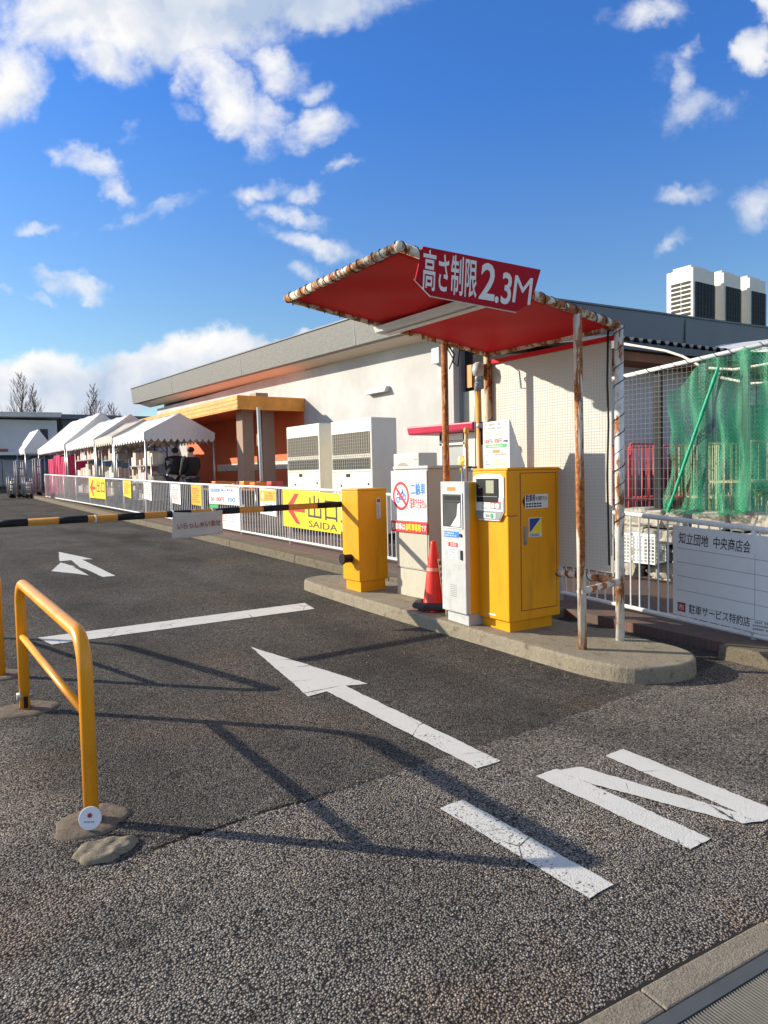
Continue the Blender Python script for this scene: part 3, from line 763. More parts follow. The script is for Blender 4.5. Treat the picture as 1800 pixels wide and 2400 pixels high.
lb.grid(lab, 5, 6); lo = lb.build('label_strip', 'sign_white', cn)
for i, ch in enumerate('最大料金あり'):
    z = .46 - i * .062; r = .116 - (.116 - .062) * ((z + .02 - .1) / .42) + .0062
    p = d * r - e * .019 + Vector((0, 0, z))
    text(ch, .045, 'ink', lo, p, Matrix.Rotation(math.atan2(e.y, e.x), 4, 'Z') @ FACE_NY, bold=.0008)
bb = MB(); z0 = .37
def bandf(u, v):
    z = .395 + .035 * v; r = .0755 - .0045 * v + .0015; a = 2 * math.pi * u; return (r * math.cos(a), r * math.sin(a), z)
bb.grid(bandf, 24, 2); bb.build('scuffed_band', pm('cone_scuff', (.85, .35, .28), .5, .2, 20), body)

# ------------------------------------------------------------------ grey card machine
py = thing('card_machine', 'narrow grey card machine with a cracked cover beside the yellow machine', 'payment machine', (4.03, 4.585, T(4.7) + IH), R_(-4))
PZ = 1.465 - (T(4.7) + IH)
m = MB(); m.box(0, .34, 0, .34, .10, PZ); m.build('body', 'yellow', py, bevel=.006)
m = MB(); m.box(.02, .32, .02, .32, -.01, .10); m.build('plinth', 'grey_panel', py, bevel=.004)
m = MB(); m.box(-.022, .03, -.004, .344, .10, PZ + .004); m.build('front_panel', 'grey_panel', py, bevel=.005)
m = MB(); m.box(-.027, -.0225, .035, .305, .835, 1.115); rc = m.build('window_recess', 'darkgrey', py)
m = MB(); m.box(-.0295, -.0272, .06, .28, 1.065, 1.10); m.box(-.0295, -.0272, .06, .28, 1.045, 1.05); m.build('slot', 'black', rc)
m = MB(); m.prism([(-.028, .05, .84), (-.028, .19, .84), (-.028, .10, .93), (-.028, .085, 1.03), (-.028, .05, 1.045)], (-.003, 0, 0)); m.build('torn_tape', 'letter_white', rc)
m = MB()
m.box(-.030, -.0225, .025, .035, .83, 1.12); m.box(-.030, -.0225, .305, .315, .83, 1.12); m.box(-.030, -.0225, .025, .315, .825, .832); m.box(-.030, -.0225, .025, .315, 1.115, 1.125)
m.build('window_frame', 'sign_grey', py)
m = MB(); m.box(-.0245, -.0225, .125, .24, 1.145, 1.175); m.build('orange_label', 'orange', py)
m = MB(); m.box(-.0245, -.0225, .085, .30, .745, .795); bl_ = m.build('blue_label', 'blue', py)
smallprint(bl_, 'nx', .295, .095, .75, .79, 2, -.0252, 'sign_white', seed=8)
m = MB(); m.cyl((-.034, .055, .768), (-.0225, .055, .768), .015, 12); m.build('lock', 'darkgrey', py)
m = MB(); m.box(-.0245, -.0225, .105, .235, .665, .70); rl = m.build('red_label', 'red', py)
text('定期券', .03, 'letter_white', rl, (-.0252, .205, .671))
m = MB(); m.box(-.0245, -.0225, .095, .235, .56, .655); wl = m.build('white_label', 'sign_white', py)
smallprint(wl, 'nx', .225, .105, .565, .65, 4, -.0252, 'red', seed=9)
m = MB(); m.box(-.034, -.0225, .04, .058, .56, .64); m.build('handle', 'darkgrey', py)
m = MB()
for i in range(7): m.box(-.0235, -.0222, .13, .22, .235 + i * .016, .240 + i * .016)
m.build('vent', 'midgrey', py)
# beacon on a thin pole
bc = thing('beacon_pole', 'thin pole with a small amber beacon standing behind the grey card machine', 'beacon', (4.36, 4.95, T(4.95) + IH))
bz = -(T(4.95) + IH)
m = MB(); m.cyl((0, 0, 0), (0, 0, 1.80 + bz), .009, 8); m.build('pole', 'brown', bc)
m = MB(); m.cyl((0, 0, 1.77 + bz), (0, 0, 1.90 + bz), .018, 12); m.build('holder', 'cageyellow', bc)
m = MB(); m.lathe([(.022, 0), (.024, .01), (.024, .035), (.016, .05)], (0, 0, 1.90 + bz), 14); m.build('lamp', 'amber', bc)

# ------------------------------------------------------------------ yellow ticket machine
tm = thing('ticket_machine', 'large yellow parking ticket machine on the concrete island under the red canopy', 'ticket machine', (4.13, 4.2, T(4.4) + IH), R_(-3.5))
tz = T(4.4) + IH; TZ = 1.575 - tz
m = MB(); m.box(0, .565, 0, .43, .085, TZ - .02); m.build('cabinet', 'yellow', tm, bevel=.010)
m = MB(); m.box(.035, .50, .035, .385, -.01, .085); m.build('plinth', 'yellow', tm, bevel=.003)
m = MB(); m.box(-.006, .571, -.006, .436, TZ - .02, TZ); m.build('top_cover', 'yellow', tm, bevel=.005)
m = MB(); m.box(-.014, .10, -.004, .434, .95, TZ - .022); m.build('upper_front', 'yellow', tm, bevel=.010)
m = MB(); m.box(.135, .52, -.0045, .0, .17, TZ - .05); dd = m.build('side_door', 'yellow', tm, bevel=.0015)
m = MB()
for (a, b, c, d_) in ((.128, .134, .165, TZ - .045), (.521, .527, .165, TZ - .045), (.128, .527, .163, .169), (.128, .527, TZ - .049, TZ - .043)): m.box(a, b, -.0015, .0005, c, d_)
m.box(.0, .10, -.0015, .0005, .944, .950)
m.build('door_gap', 'dkred', tm)
m = MB(); m.box(.16, .185, -.016, -.004, .705, .86); m.box(.163, .182, -.030, -.016, .72, .735); m.build('door_handle', 'midgrey', dd, bevel=.003)
# sticker: arrow + writing
m = MB(); m.prism([(.150, -.0065, 1.06), (.175, -.0065, 1.005), (.175, -.0065, 1.115)], (0, .0015, 0)); m.build('arrow_head', 'black', dd)
m = MB(); m.box(.175, .43, -.0065, -.0047, 1.0, 1.115); s1 = m.build('ticket_sticker', 'sign_white', dd)
text('駐車券', .062, 'ink', s1, (.185, -.0075, 1.062), FACE_NY, bold=.0012, width=.105)
text('をお取り下さい', .04, 'ink', s1, (.295, -.0075, 1.066), FACE_NY, bold=.0004, width=.125)
smallprint(s1, 'ny', .185, .42, 1.005, 1.055, 1, -.0075, 'ink', seed=3, h=.8, dens=1)
m = MB(); m.box(.215, .355, -.0065, -.0047, .765, .925); s2 = m.build('logo_sticker', 'sign_grey', dd)
m = MB(); m.prism([(.222, -.0075, .80), (.345, -.0075, .918), (.222, -.0075, .918)], (0, .0006, 0)); m.build('blue_triangle', 'navy', s2)
m = MB(); m.prism([(.228, -.0075, .797), (.349, -.0075, .797), (.349, -.0075, .912)], (0, .0006, 0)); m.build('yellow_triangle', 'letter_yellow', s2)
smallprint(s2, 'ny', .225, .35, .770, .795, 1, -.0075, 'navy', seed=5, h=.9, dens=1)
# control face, facing -x : u to -y
def nx(ps, x): return [(x, a, b) for a, b in ps]
m = MB(); m.prism(nx([(.415, TZ - .075), (.38, TZ - .055), (.22, TZ - .045), (.06, TZ - .055), (.022, TZ - .075), (.022, .985), (.08, .905), (.345, .905), (.415, .985)], -.024), (.012, 0, 0))
fc = m.build('control_face', 'sign_grey', tm, bevel=.003)
m = MB(); m.prism(nx([(.40, .985), (.345, .915), (.08, .915), (.035, .985)], -.027), (.004, 0, 0)); m.build('lower_lip', 'midgrey', fc)
m = MB(); m.box(-.031, -.024, .085, .365, TZ - .28, TZ - .085); sw = m.build('display_window', 'black', fc, bevel=.002)
m = MB(); m.box(-.033, -.031, .135, .235, TZ - .205, TZ - .10); m.build('screen', 'lcd', sw)
m = MB(); m.box(-.033, -.031, .30, .335, TZ - .165, TZ - .15); m.box(-.0325, -.031, .09, .36, TZ - .235, TZ - .23); m.build('marks', 'midgrey', sw)
m = MB(); m.box(-.027, -.024, .028, .41, .985, 1.095); wp = m.build('instruction_panel', 'sign_white', fc)
smallprint(wp, 'nx', .30, .195, 1.0, 1.07, 4, -.0278, 'ink', seed=11)
m = MB(); m.box(-.0285, -.027, .05, .185, 1.0, 1.06); pp = m.build('photo_panel', 'midgrey', wp)
m = MB(); m.cyl((-.029, .155, 1.03), (-.0285, .155, 1.03), .022, 14); m.cyl((-.029, .10, 1.03), (-.0285, .10, 1.03), .022, 14); m.build('coin_picture', 'letter_white', pp)
m = MB(); m.box(-.0290, -.0285, .05, .185, 1.055, 1.062); m.build('stripe', 'red', pp)
m = MB(); m.box(-.030, -.027, .12, .27, .925, .97); sl_ = m.build('ticket_slot', 'sign_grey', fc)
m = MB(); m.cyl((-.033, .165, .948), (-.030, .165, .948), .02, 14); m.build('green_button', 'green', sl_)
text('領収', .03, 'ink', sl_, (-.0305, .25, .935))
for yy, zz in ((.07, .87), (.35, .80), (.10, .79)):
    m = MB(); m.cyl((-.0025, yy, zz), (0, yy, zz), .008, 10); m.build('screw', 'amber', tm)
m = MB(); m.box(-.002, 0, .17, .26, .115, .128); m.build('maker_plate', 'letter_white', tm)

# wedge price board on top
bd = thing('price_board', 'white wedge shaped price board standing on top of the yellow ticket machine', 'price board', (4.17, 4.215, 1.575), R_(-3.5))
m = MB(); m.prism([(0, 0, 0), (.17, 0, 0), (.012, 0, .385), (0, 0, .385)], (0, .33, 0)); m.build('box', 'sign_white', bd, bevel=.002)
ink = 'ink'
smallprint(bd, 'nx', .315, .02, .315, .375, 2, -.0012, ink, seed=21); smallprint(bd, 'nx', .31, .03, .265, .31, 2, -.0012, 'amber', seed=22, h=.45)
text('100円', .052, 'red', bd, (-.0012, .315, .205), width=.095); text('▶', .02, 'ink', bd, (-.0012, .212, .212)); text('300円', .052, 'red', bd, (-.0012, .19, .205), width=.10)
text('(1時間)', .022, 'ink', bd, (-.0012, .075, .21), width=.055)
m = MB(); P = []
for i in range(9):
    a = R_(-90) + math.pi * i / 8; P.append((-.0015, .045 - .0145 * math.cos(a), .182 + .0145 * math.sin(a)))
for i in range(9):
    a = R_(90) + math.pi * i / 8; P.append((-.0015, .285 - .0145 * math.cos(a), .182 + .0145 * math.sin(a)))
m.prism(P, (.0008, 0, 0)); gp_ = m.build('green_pill', 'green', bd)
smallprint(gp_, 'nx', .27, .06, .174, .190, 1, -.002, 'letter_white', seed=24, h=.8, dens=1)
smallprint(bd, 'nx', .315, .225, .10, .15, 2, -.0012, 'blue', seed=25); smallprint(bd, 'nx', .205, .02, .10, .15, 2, -.0012, 'red', seed=26)
m = MB(); m.box(-.0018, -.0008, .12, .21, .125, .15); m.build('red_patch', 'orange', bd)
smallprint(bd, 'nx', .315, .22, .02, .07, 2, -.0012, 'navy', seed=27); smallprint(bd, 'nx', .20, .02, .02, .075, 3, -.0012, 'amber', seed=28)

# striped guard pole with tape
gpz = T(5.3) + IH
gpo = thing('guard_pole', 'yellow and black guard pole with silver tape rising behind the ticket machine', 'pole', (4.83, 5.3, gpz))
hz = 2.47 - gpz
m = MB(); m.cyl((.03, 0, 0), (0, 0, hz - .03), .028, 14); m.build('pole', pm('orange_pole', (.72, .30, .04), .5, .15, 8), gpo)
m = MB(); m.lathe([(.030, -.02), (.031, .02), (.022, .04), (.005, .048)], (0, 0, hz - .03), 14); m.cyl((.001, 0, hz - .14), (0, 0, hz - .04), .030, 14); m.build('cap', 'midgrey', gpo)
m = MB(); m.cyl((.012, 0, hz - .66), (.008, 0, hz - .44), .0295, 14); m.build('black_band', 'black', gpo)
m = MB(); m.cyl((.009, 0, hz - .50), (.0085, 0, hz - .45), .031, 14); m.build('tape', 'tape', gpo)
m = MB(); m.tube([(-.045, 0, hz - .9), (-.047, 0, hz - .3), (-.04, 0, hz - .06)], .006, 6); m.build('cable', 'steel', gpo)

# ------------------------------------------------------------------ the red canopy shelter
cp = thing('canopy_shelter', 'rusty white pipe shelter with a sloping red roof and cream side sheet over the machines', 'shelter', (0, 0, 0))
XB = 4.68; YN, YF = 3.55, 4.98
pA = vp(680, 705, y=YF); pB = vp(930, 575, y=YN); pC = vp(1452, 760, y=YN); pD = vp(1145, 832, y=YF)
pA.x = pB.x = (pA.x + pB.x) / 2
pC.x = pD.x = XB
zA, zC = (pA.z + pB.z) / 2, (pC.z + pD.z) / 2
pA.z = zA + .0; pB.z = zA + .01; pC.z = zC; pD.z = zC
def rz(x): return zA + (zC - zA) * (x - pA.x) / (XB - pA.x)
def spiral(mb, a, b, rad, pitch, cr=.0045, rd=None, seg=9, ph=0):
    a, b = Vector(a), Vector(b); L = (b - a).length; d = (b - a) / L; e = d.orthogonal().normalized(); f = d.cross(e)
    P = []; nturn = L / pitch; k = int(nturn * seg)
    for i in range(k + 1):
        t = i / k; an = 2 * math.pi * nturn * t + ph; w_ = rad * (1 + .12 * math.sin(an * .37))
        P.append(a + d * (L * t) + (e * math.cos(an) + f * math.sin(an)) * w_)
    mb.tube(P, cr, 5)
rb = .030
for nm, a, b, mt in (('roof_beam', pA, pB, 'rust_heavy'), ('roof_beam', pB, pC, 'rust_heavy'), ('roof_beam', pA, pD, 'rust_heavy'), ('roof_beam', pD, pC, 'rust')):
    m = MB(); m.cyl(a, b, rb, 14); m.build(nm, mt, cp)
for p in (pA, pB):
    m = MB(); m.lathe([(.004, -.033), (.02, -.028), (.031, -.013), (.034, 0), (.031, .013), (.02, .028), (.004, .033)], p, 14); m.build('elbow', 'rust_heavy', cp)
m = MB()
spiral(m, pA, pB, .033, .085, .0036); m.build('lashing_cable', 'cable', cp)
m = MB(); spiral(m, pB, pC, .033, .11, .0036, ph=1); m.build('lashing_cable', 'cable', cp)
m = MB(); spiral(m, pA, pD, .033, .14, .0036, ph=2); m.build('lashing_cable', 'cable', cp)
# roof sheet: hangs just inside the beams, slightly sagging
m = MB()
def roof(u, v, dz=0):
    x = pA.x + .02 + (XB - pA.x - .04) * u; y = YF - .02 - (YF - YN - .04) * v
    return (x, y, rz(x) - .004 - .02 * math.sin(math.pi * v) * math.sin(math.pi * u) + .005 * math.sin(u * 23 + 2 * math.sin(v * 5)) * math.sin(math.pi * v) + dz)
m.grid(lambda u, v: roof(u, v), 70, 20); ro = m.build('roof_sheet', 'canopy_red', cp)
s_ = ro.modifiers.new('thick', 'SOLIDIFY'); s_.thickness = .012; s_.offset = 1
xm = vp(888, 765, y=YF).x + .02
m = MB()
za_ = rz(xm)
m.hexa([(xm - .045, YN + .05, za_ - .075), (xm + .05, YN + .05, za_ - .085), (xm + .05, YF + .02, za_ - .085), (xm - .045, YF + .02, za_ - .075),
        (xm - .065, YN + .05, za_ - .03), (xm + .065, YN + .05, za_ - .045), (xm + .065, YF + .02, za_ - .045), (xm - .065, YF + .02, za_ - .03)])
m.build('light_batten', 'sign_grey', cp, bevel=.004)
m = MB(); m.box(xm + .01, xm + .055, YN + .1, YF - .05, za_ - .098, za_ - .0865); m.build('batten_rail', 'letter_white', cp)
# posts
def post(x, y, ztop, mt, r, lean=0.0):
    m = MB(); z0 = T(y) + IH - .01; m.cyl((x + lean, y, z0), (x, y, ztop), r, 16); return m.build('post', mt, cp)
P3x = 4.21
post(P3x, YN, rz(P3x) - .02, 'rust', .032, .03)
post(XB, YN, rz(XB), 'rust_some', .034, .0)
post(4.17, YF + .03, rz(4.17) - .02, 'rust_mid', .030)
post(XB - .02, YF, rz(XB), 'rust_mid', .036)
m = MB(); spiral(m, (XB, YN, T(YN) + 1.0), (XB, YN, zC), .037, .13, .0035); m.build('lashing_cable', 'cable', cp); m = MB(); spiral(m, (XB - .02, YF, 1.5), (XB - .02, YF, zC), .036, .16, .004, ph=2); m.build('lashing_cable', 'cable', cp)
m = MB(); m.tube([(XB - .05, YN + .06, zC - .03), (XB - .055, YN + .065, 2.2), (XB - .05, YN + .06, 1.9), (XB - .056, YN + .07, 1.5), (XB - .05, YN + .06, .8)], .009, 6); m.build('drop_cable', 'cable', cp)
zr = .655
m = MB(); m.cyl((P3x, YN, zr - .01), (XB, YN, zr + .02), .026, 12); m.build('low_rail', 'rust', cp)
m = MB(); m.cyl((XB, YN, zr + .02), (XB - .02, YF, zr + .05), .028, 12); m.build('low_rail', 'rust', cp)
m = MB(); spiral(m, (XB, YN, zr + .02), (XB - .02, YF, zr + .05), .034, .11, .004); m.build('lashing_cable', 'cable', cp)
# cream sheet with wire grid on the back side
zb0, zb1 = .74, zC - .10
m = MB(); m.box(XB + .006, XB + .012, YN + .075, YF - .02, zb0, zb1); m.build('side_sheet', 'panel', cp)
m = MB()
yy = YN + .08
while yy < YF - .02: m.box(XB + .0050, XB + .0058, yy - .0006, yy + .0006, zb0, zb1); yy += .027
zz = zb0
while zz < zb1: m.box(XB + .0048, XB + .0056, YN + .075, YF - .02, zz - .0006, zz + .0006); zz += .027
m.build('wire_grid', 'wire', cp)
m = MB(); m.box(XB - .02, XB + .014, YN + .03, YF - .03, zb1, zb1 + .035); m.build('red_edge_strip', 'canopy_red', cp)
m = MB(); m.tube([(4.2, YF, rz(4.2) - .03), (4.26, YF, rz(4.2) - .10), (4.22, YF - .02, rz(4.2) - .17), (4.30, YF, rz(4.2) - .2), (4.32, YF, rz(4.2) - .06), (4.38, YF, rz(4.38) - .03)], .008, 6)
m.tube([(4.18, YF, rz(4.2) - .05), (4.24, YF - .01, rz(4.2) - .14), (4.2, YF, rz(4.2) - .23)], .006, 6); m.build('loose_cable', 'cable', cp)
m = MB(); m.lathe([(.05, 0), (.058, .05), (.05, .1), (.02, .12)], (4.58, YF + .04, zC - .20), 12); m.build('junction_bell', 'grey_panel', cp)

# height limit sign
YS = YN - .055
sg = thing('height_limit_sign', 'red angular height limit sign reading 高さ制限 2.3M on the canopy edge', 'sign', (0, YS, 0))
cor = [(992, 577), (1268, 632), (1246, 708), (1212, 730), (1012, 692), (974, 655)]
P = [vp(a, b, y=YS) for a, b in cor]
m = MB(); m.prism([(p.x, 0, p.z) for p in P], (0, .012, 0)); m.build('board', 'red_sign', sg, bevel=.002)
m = MB(); m.prism([(p.x, .012, p.z) for p in [P[5] + Vector((-.004, 0, .004)), P[4] + Vector((-.004, 0, -.006)), P[3] + Vector((.004, 0, -.006)), P[3] + Vector((0, 0, .01)), P[4] + Vector((0, 0, .01)), P[5] + Vector((.006, 0, .008))]], (0, .006, 0)); m.build('board_edge', 'letter_white', sg)
def signtext(s, pxl, pxr, pyb, size, bold, nm):
    a = vp(pxl, pyb, y=YS); b = vp(pxr, pyb + (pxr - pxl) * .2, y=YS)
    text(s, size, 'letter_white', sg, (a.x, -.0012, a.z), FACE_NY, bold=bold, shear=.18, name=nm, width=b.x - a.x)
signtext('高さ制限', 990, 1118, 670, .262, .0030, 'lettering')
signtext('2', 1121, 1160, 698, .325, .006, 'numerals')
signtext('.3', 1159, 1200, 707, .285, .005, 'numerals')
signtext('M', 1200, 1250, 708, .265, .0, 'lettering')
for bx in (2.8, 3.5):
    m = MB(); m.box(bx, bx + .03, .012, .09, rz(bx) - .05, rz(bx) - .02); m.build('bracket', 'rust', sg)

# ------------------------------------------------------------------ white guard fence with its signs
XF = 5.65
prof = []
for px, a, b in ((105, 1112, 1163), (250, 1121, 1188), (450, 1134, 1224), (796, 1150, 1286), (1130, 1176, 1349), (1468, 1204, 1421), (1800, 1243, 1497)):
    t_, b_ = vp(px, a, x=XF), vp(px, b, x=XF); prof.append((t_.y, t_.z, b_.z))
prof.sort(); prof = [(1.2, prof[0][1] - .04, prof[0][2] - .03)] + prof
def fz(y, k):
    for (a, b) in zip(prof, prof[1:]):
        if y <= b[0]: f = (y - a[0]) / (b[0] - a[0]); return a[k] + (b[k] - a[k]) * max(0, f)
    return prof[-1][k]
fn = thing('guard_fence', 'long white steel guard fence with vertical bars along the kerb', 'fence', (XF, 0, 0))
YE = prof[-1][0]
ysr = [p[0] for p in prof]
m = MB(); m.tube([(0, p[0], p[1]) for p in prof], .022, 10); m.build('top_rail', 'fence_white', fn)
m = MB(); m.tube([(0, p[0], p[2]) for p in prof], .020, 10); m.build('bottom_rail', 'fence_white', fn)
seg = 2.0; y = 1.25; k = 0
posts = [1.25, 3.02, 5.0, 7.0, 8.9, 10.9]
yv = 12.9
while yv < YE: posts.append(yv); yv += 2.0
posts.append(YE)
for a, b in zip(posts, posts[1:]):
    m = MB(); yb = a + .09
    while yb < b - .03:
        m.cyl((0, yb, fz(yb, 2)), (0, yb, fz(yb, 1)), .0078 if yb < 12 else .0065, 6, cap=False); yb += .096 if yb < 12 else .115
    m.build('bar_infill', 'fence_white', fn)
for p in posts:
    m = MB(); m.cyl((0, p, T(p) + .05), (0, p, fz(p, 1)), .021, 10); m.build('post', 'fence_white', fn)

def fence_sign(name, label, cat, px0, px1, top, bot, mat, x=XF - .03, group=None):
    a = vp(px0, top[0], x=x); b = vp(px1, top[1], x=x); c = vp(px1, bot[1], x=x); d = vp(px0, bot[0], x=x)
    t = thing(name, label, cat, (x, 0, 0), 0, group)
    P = [(0, a.y, a.z), (0, a.y, d.z), (0, b.y, c.z), (0, b.y, b.z)]
    m = MB(); m.prism(P, (.006, 0, 0)); m.build('board', mat, t)
    return t, a, b, c, d
def slab(t, y0, y1, z0, z1, mat, name, off=-.001):
    m = MB(); m.face([(off, y0, z0), (off, y0, z1), (off, y1, z1), (off, y1, z0)]); return m.build(name, mat, t)
def shape(t, ps, mat, name, off=-.002):
    m = MB(); vs = [m.bm.verts.new((off, a, b)) for a, b in ps]; m.bm.faces.new(vs); bmesh.ops.triangulate(m.bm, faces=m.bm.faces[:]); return m.build(name, mat, t)
def exit_sign(px0, px1, top, bot, label, romaji):
    t, a, b, c, d = fence_sign('exit_sign', label, 'sign', px0, px1, top, bot, 'yellow_sign', group='yellow exit signs on the fence')
    W = a.y - b.y; zt = (a.z + b.z) / 2; zb = (d.z + c.z) / 2; Hh = zt - zb; sl = (a.z - b.z) / W
    def Q(u, v): yy = a.y - u * W; return (yy, zb + Hh * v + sl * (yy - (a.y + b.y) / 2))
    m = MB()
    for k, poly in enumerate((((.06, .50), (.17, .50), (.31, .90), (.235, .90)), ((.06, .505), (.17, .505), (.325, .10), (.25, .10)), ((.13, .42), (.41, .42), (.41, .57), (.13, .57)))):
        m.face([(-.002 - .0006 * k, *Q(*p)) for p in poly])
    m.build('arrow', 'red', t)
    def bars(L, nm):
        m = MB()
        for (u0, v0, u1, v1) in L:
            m.face([(-.002, *Q(u0, v0)), (-.002, *Q(u1, v0)), (-.002, *Q(u1, v1)), (-.002, *Q(u0, v1))])
        m.build(nm, 'ink', t)
    bars([(.495, .60, .518, .84), (.518, .60, .642, .65), (.642, .60, .665, .84), (.569, .385, .594, .90), (.47, .33, .493, .58), (.493, .33, .672, .385), (.672, .33, .695, .58)], 'character')
    bars([(.755, .31, .78, .81), (.78, .755, .925, .81), (.925, .31, .95, .81), (.78, .36, .925, .415)], 'character')
    if romaji:
        p = Q(.475, .075); text('SAIDA', Hh * .24, 'ink', t, (-.002, p[0], p[1]), bold=.0006, width=W * .47, name='lettering', rot=math.atan(-sl) * 1)
    return t
exit_sign(662, 797, (1145, 1158), (1232, 1252), 'large yellow exit sign 出口 SAIDA with red arrow on the fence beside the gate', True)
exit_sign(208, 246, (1120, 1122), (1166, 1170), 'small far yellow exit sign 出口 with a red arrow on the white fence', False)
notices = [
 ('yellow notice on the fence nearest the far exit sign', 289, 306, (1126, 1127), (1162, 1168), 'yellow_sign', 'dkred'),
 ('white paper notice with small print right of the narrow yellow notice', 336, 354, (1130, 1131), (1168, 1174), 'sign_white', 'midgrey'),
 ('white notice printed in pale red below the front tent person', 401, 422, (1134, 1136), (1178, 1183), 'sign_white', 'red'),
 ('orange notice with dark red print left of the blue headed price sign', 448, 471, (1136, 1138), (1182, 1186), 'orange_yellow', 'dkred')]
for i, (lb_, a0, a1, tp, bt, mt, ik) in enumerate(notices):
    t, a, b, c, d = fence_sign('notice', lb_, 'notice', a0, a1, tp, bt, mt, XF - .028 - .001 * i, group='small notices tied to the fence')
    smallprint(t, 'nx', a.y - .04, b.y + .04, d.z + .04, min(a.z, b.z) - .04, 7, -.002, ik, seed=40 + i, h=.6)
t, a, b, c, d = fence_sign('price_sign', 'white price sign with blue heading and red and blue numbers on the fence', 'sign', 489, 560, (1138, 1143), (1180, 1185), 'sign_white')
W = a.y - b.y; zt = min(a.z, b.z); zb = max(c.z, d.z); Hh = zt - zb
h_ = slab(t, a.y - .06 * W, a.y - .38 * W, zt - .26 * Hh, zt - .06 * Hh, 'blue', 'heading', -.002)
text('駐車料金', Hh * .16, 'letter_white', t, (-.004, a.y - .09 * W, zt - .22 * Hh), width=W * .26)
text('最大料金', Hh * .17, 'navy', t, (-.002, a.y - .42 * W, zt - .22 * Hh), width=W * .4)
text('50 100円', Hh * .34, 'red', t, (-.002, a.y - .06 * W, zb + .18 * Hh), width=W * .45, bold=.002)
text('300', Hh * .34, 'blue', t, (-.002, a.y - .62 * W, zb + .18 * Hh), width=W * .25, bold=.002)
slab(t, a.y - .04, a.y - .3 * W, zb - .09, zb - .01, 'green', 'green_tab', .002)
t, a, b, c, d = fence_sign('rules_notice', 'white rules notice with faded print low on the fence behind the banner', 'notice', 516, 562, (1190, 1197), (1235, 1243), 'sign_white')
smallprint(t, 'nx', a.y - .05, b.y + .05, d.z + .12, min(a.z, b.z) - .05, 5, -.002, 'red', seed=50, h=.5)
smallprint(t, 'nx', a.y - .05, b.y + .05, d.z + .03, d.z + .12, 2, -.002, 'midgrey', seed=51, h=.5)
t, a, b, c, d = fence_sign('coin_notice', 'half orange and half white notice with a coin picture left of the large exit sign', 'notice', 608, 646, (1144, 1148), (1203, 1211), 'sign_white')
W = a.y - b.y; zt = min(a.z, b.z); Hh = zt - max(c.z, d.z)
slab(t, a.y - .01, b.y + .01, zt - .48 * Hh, zt - .01, 'orange_yellow', 'orange_half', -.0015)
m = MB(); m.cyl((-.004, a.y - .2 * W, zt - .25 * Hh), (-.002, a.y - .2 * W, zt - .25 * Hh), .1 * Hh * 1.3, 16); m.build('coin_picture', 'letter_white', t)
smallprint(t, 'nx', a.y - .38 * W, b.y + .04, zt - .42 * Hh, zt - .08 * Hh, 3, -.003, 'red', seed=52, h=.6)
smallprint(t, 'nx', a.y - .1 * W, b.y + .04, zt - .95 * Hh, zt - .56 * Hh, 4, -.003, 'midgrey', seed=53, h=.5)
# shop association board on the right
xs = XF - .045
a = vp(1577, 1230, x=xs); d = vp(1572, 1437, x=xs); yE = 1.6
t = thing('association_board', 'long pale board with ruled boxes headed 知立団地 中央商店会 on the near fence', 'sign', (xs, 0, 0))
za0, za1 = a.z, d.z; s_ = (fz(a.y, 1) - fz(2.9, 1)) / (a.y - 2.9)
def zl(z, yy): return z + s_ * (yy - a.y)
m = MB(); m.prism([(0, a.y, zl(za0, a.y)), (0, a.y, zl(za1, a.y)), (0, yE, zl(za1, yE)), (0, yE, zl(za0, yE))], (.008, 0, 0)); m.build('board', 'sign_grey', t, bevel=.002)
Hh = za0 - za1
m = MB()
for k in range(5):
    z = za0 - Hh * (.25 + .155 * k)
    m.face([(-.001, a.y - .04, zl(z, a.y - .04)), (-.001, a.y - .04, zl(z + .004, a.y - .04)), (-.001, yE, zl(z + .004, yE)), (-.001, yE, zl(z, yE))])
for yv in (a.y - .715, a.y - 1.4):
    m.face([(-.001, yv, zl(za0 - .2 * Hh, yv)), (-.001, yv, zl(za0 - .87 * Hh, yv)), (-.001, yv - .003, zl(za0 - .87 * Hh, yv)), (-.001, yv - .003, zl(za0 - .2 * Hh, yv))])
m.build('ruled_lines', 'midgrey', t)
rr_ = -math.atan(s_)
y1 = a.y - .055; text('知立団地', .105, 'ink', t, (-.0012, y1, zl(za0 - .185 * Hh, y1)), bold=.0006, width=.27, rot=rr_)
y1 = a.y - .37; text('中央商店会', .105, 'ink', t, (-.0012, y1, zl(za0 - .185 * Hh, y1)), bold=.0006, width=.31, rot=rr_)
y1 = a.y - .15; text('駐車サービス特約店', .085, 'ink', t, (-.0012, y1, zl(za1 + .055 * Hh, y1)), bold=.0004, width=.53, rot=rr_)
m = MB(); yl = a.y - .045; z_ = zl(za1 + .045 * Hh, yl)
m.face([(-.0012, yl, z_), (-.0012, yl - .075, z_ - s_ * .075), (-.0012, yl - .075, z_ + .075), (-.0012, yl, z_ + .078)]); lg = m.build('shop_mark', 'dkred', t)
text('市', .06, 'letter_white', lg, (-.002, yl - .008, z_ + .012))
smallprint(t, 'nx', a.y - .70, a.y - 1.05, zl(za1, a.y - .9) + .03, zl(za1, a.y - .9) + .11, 3, -.0012, 'ink', seed=61)

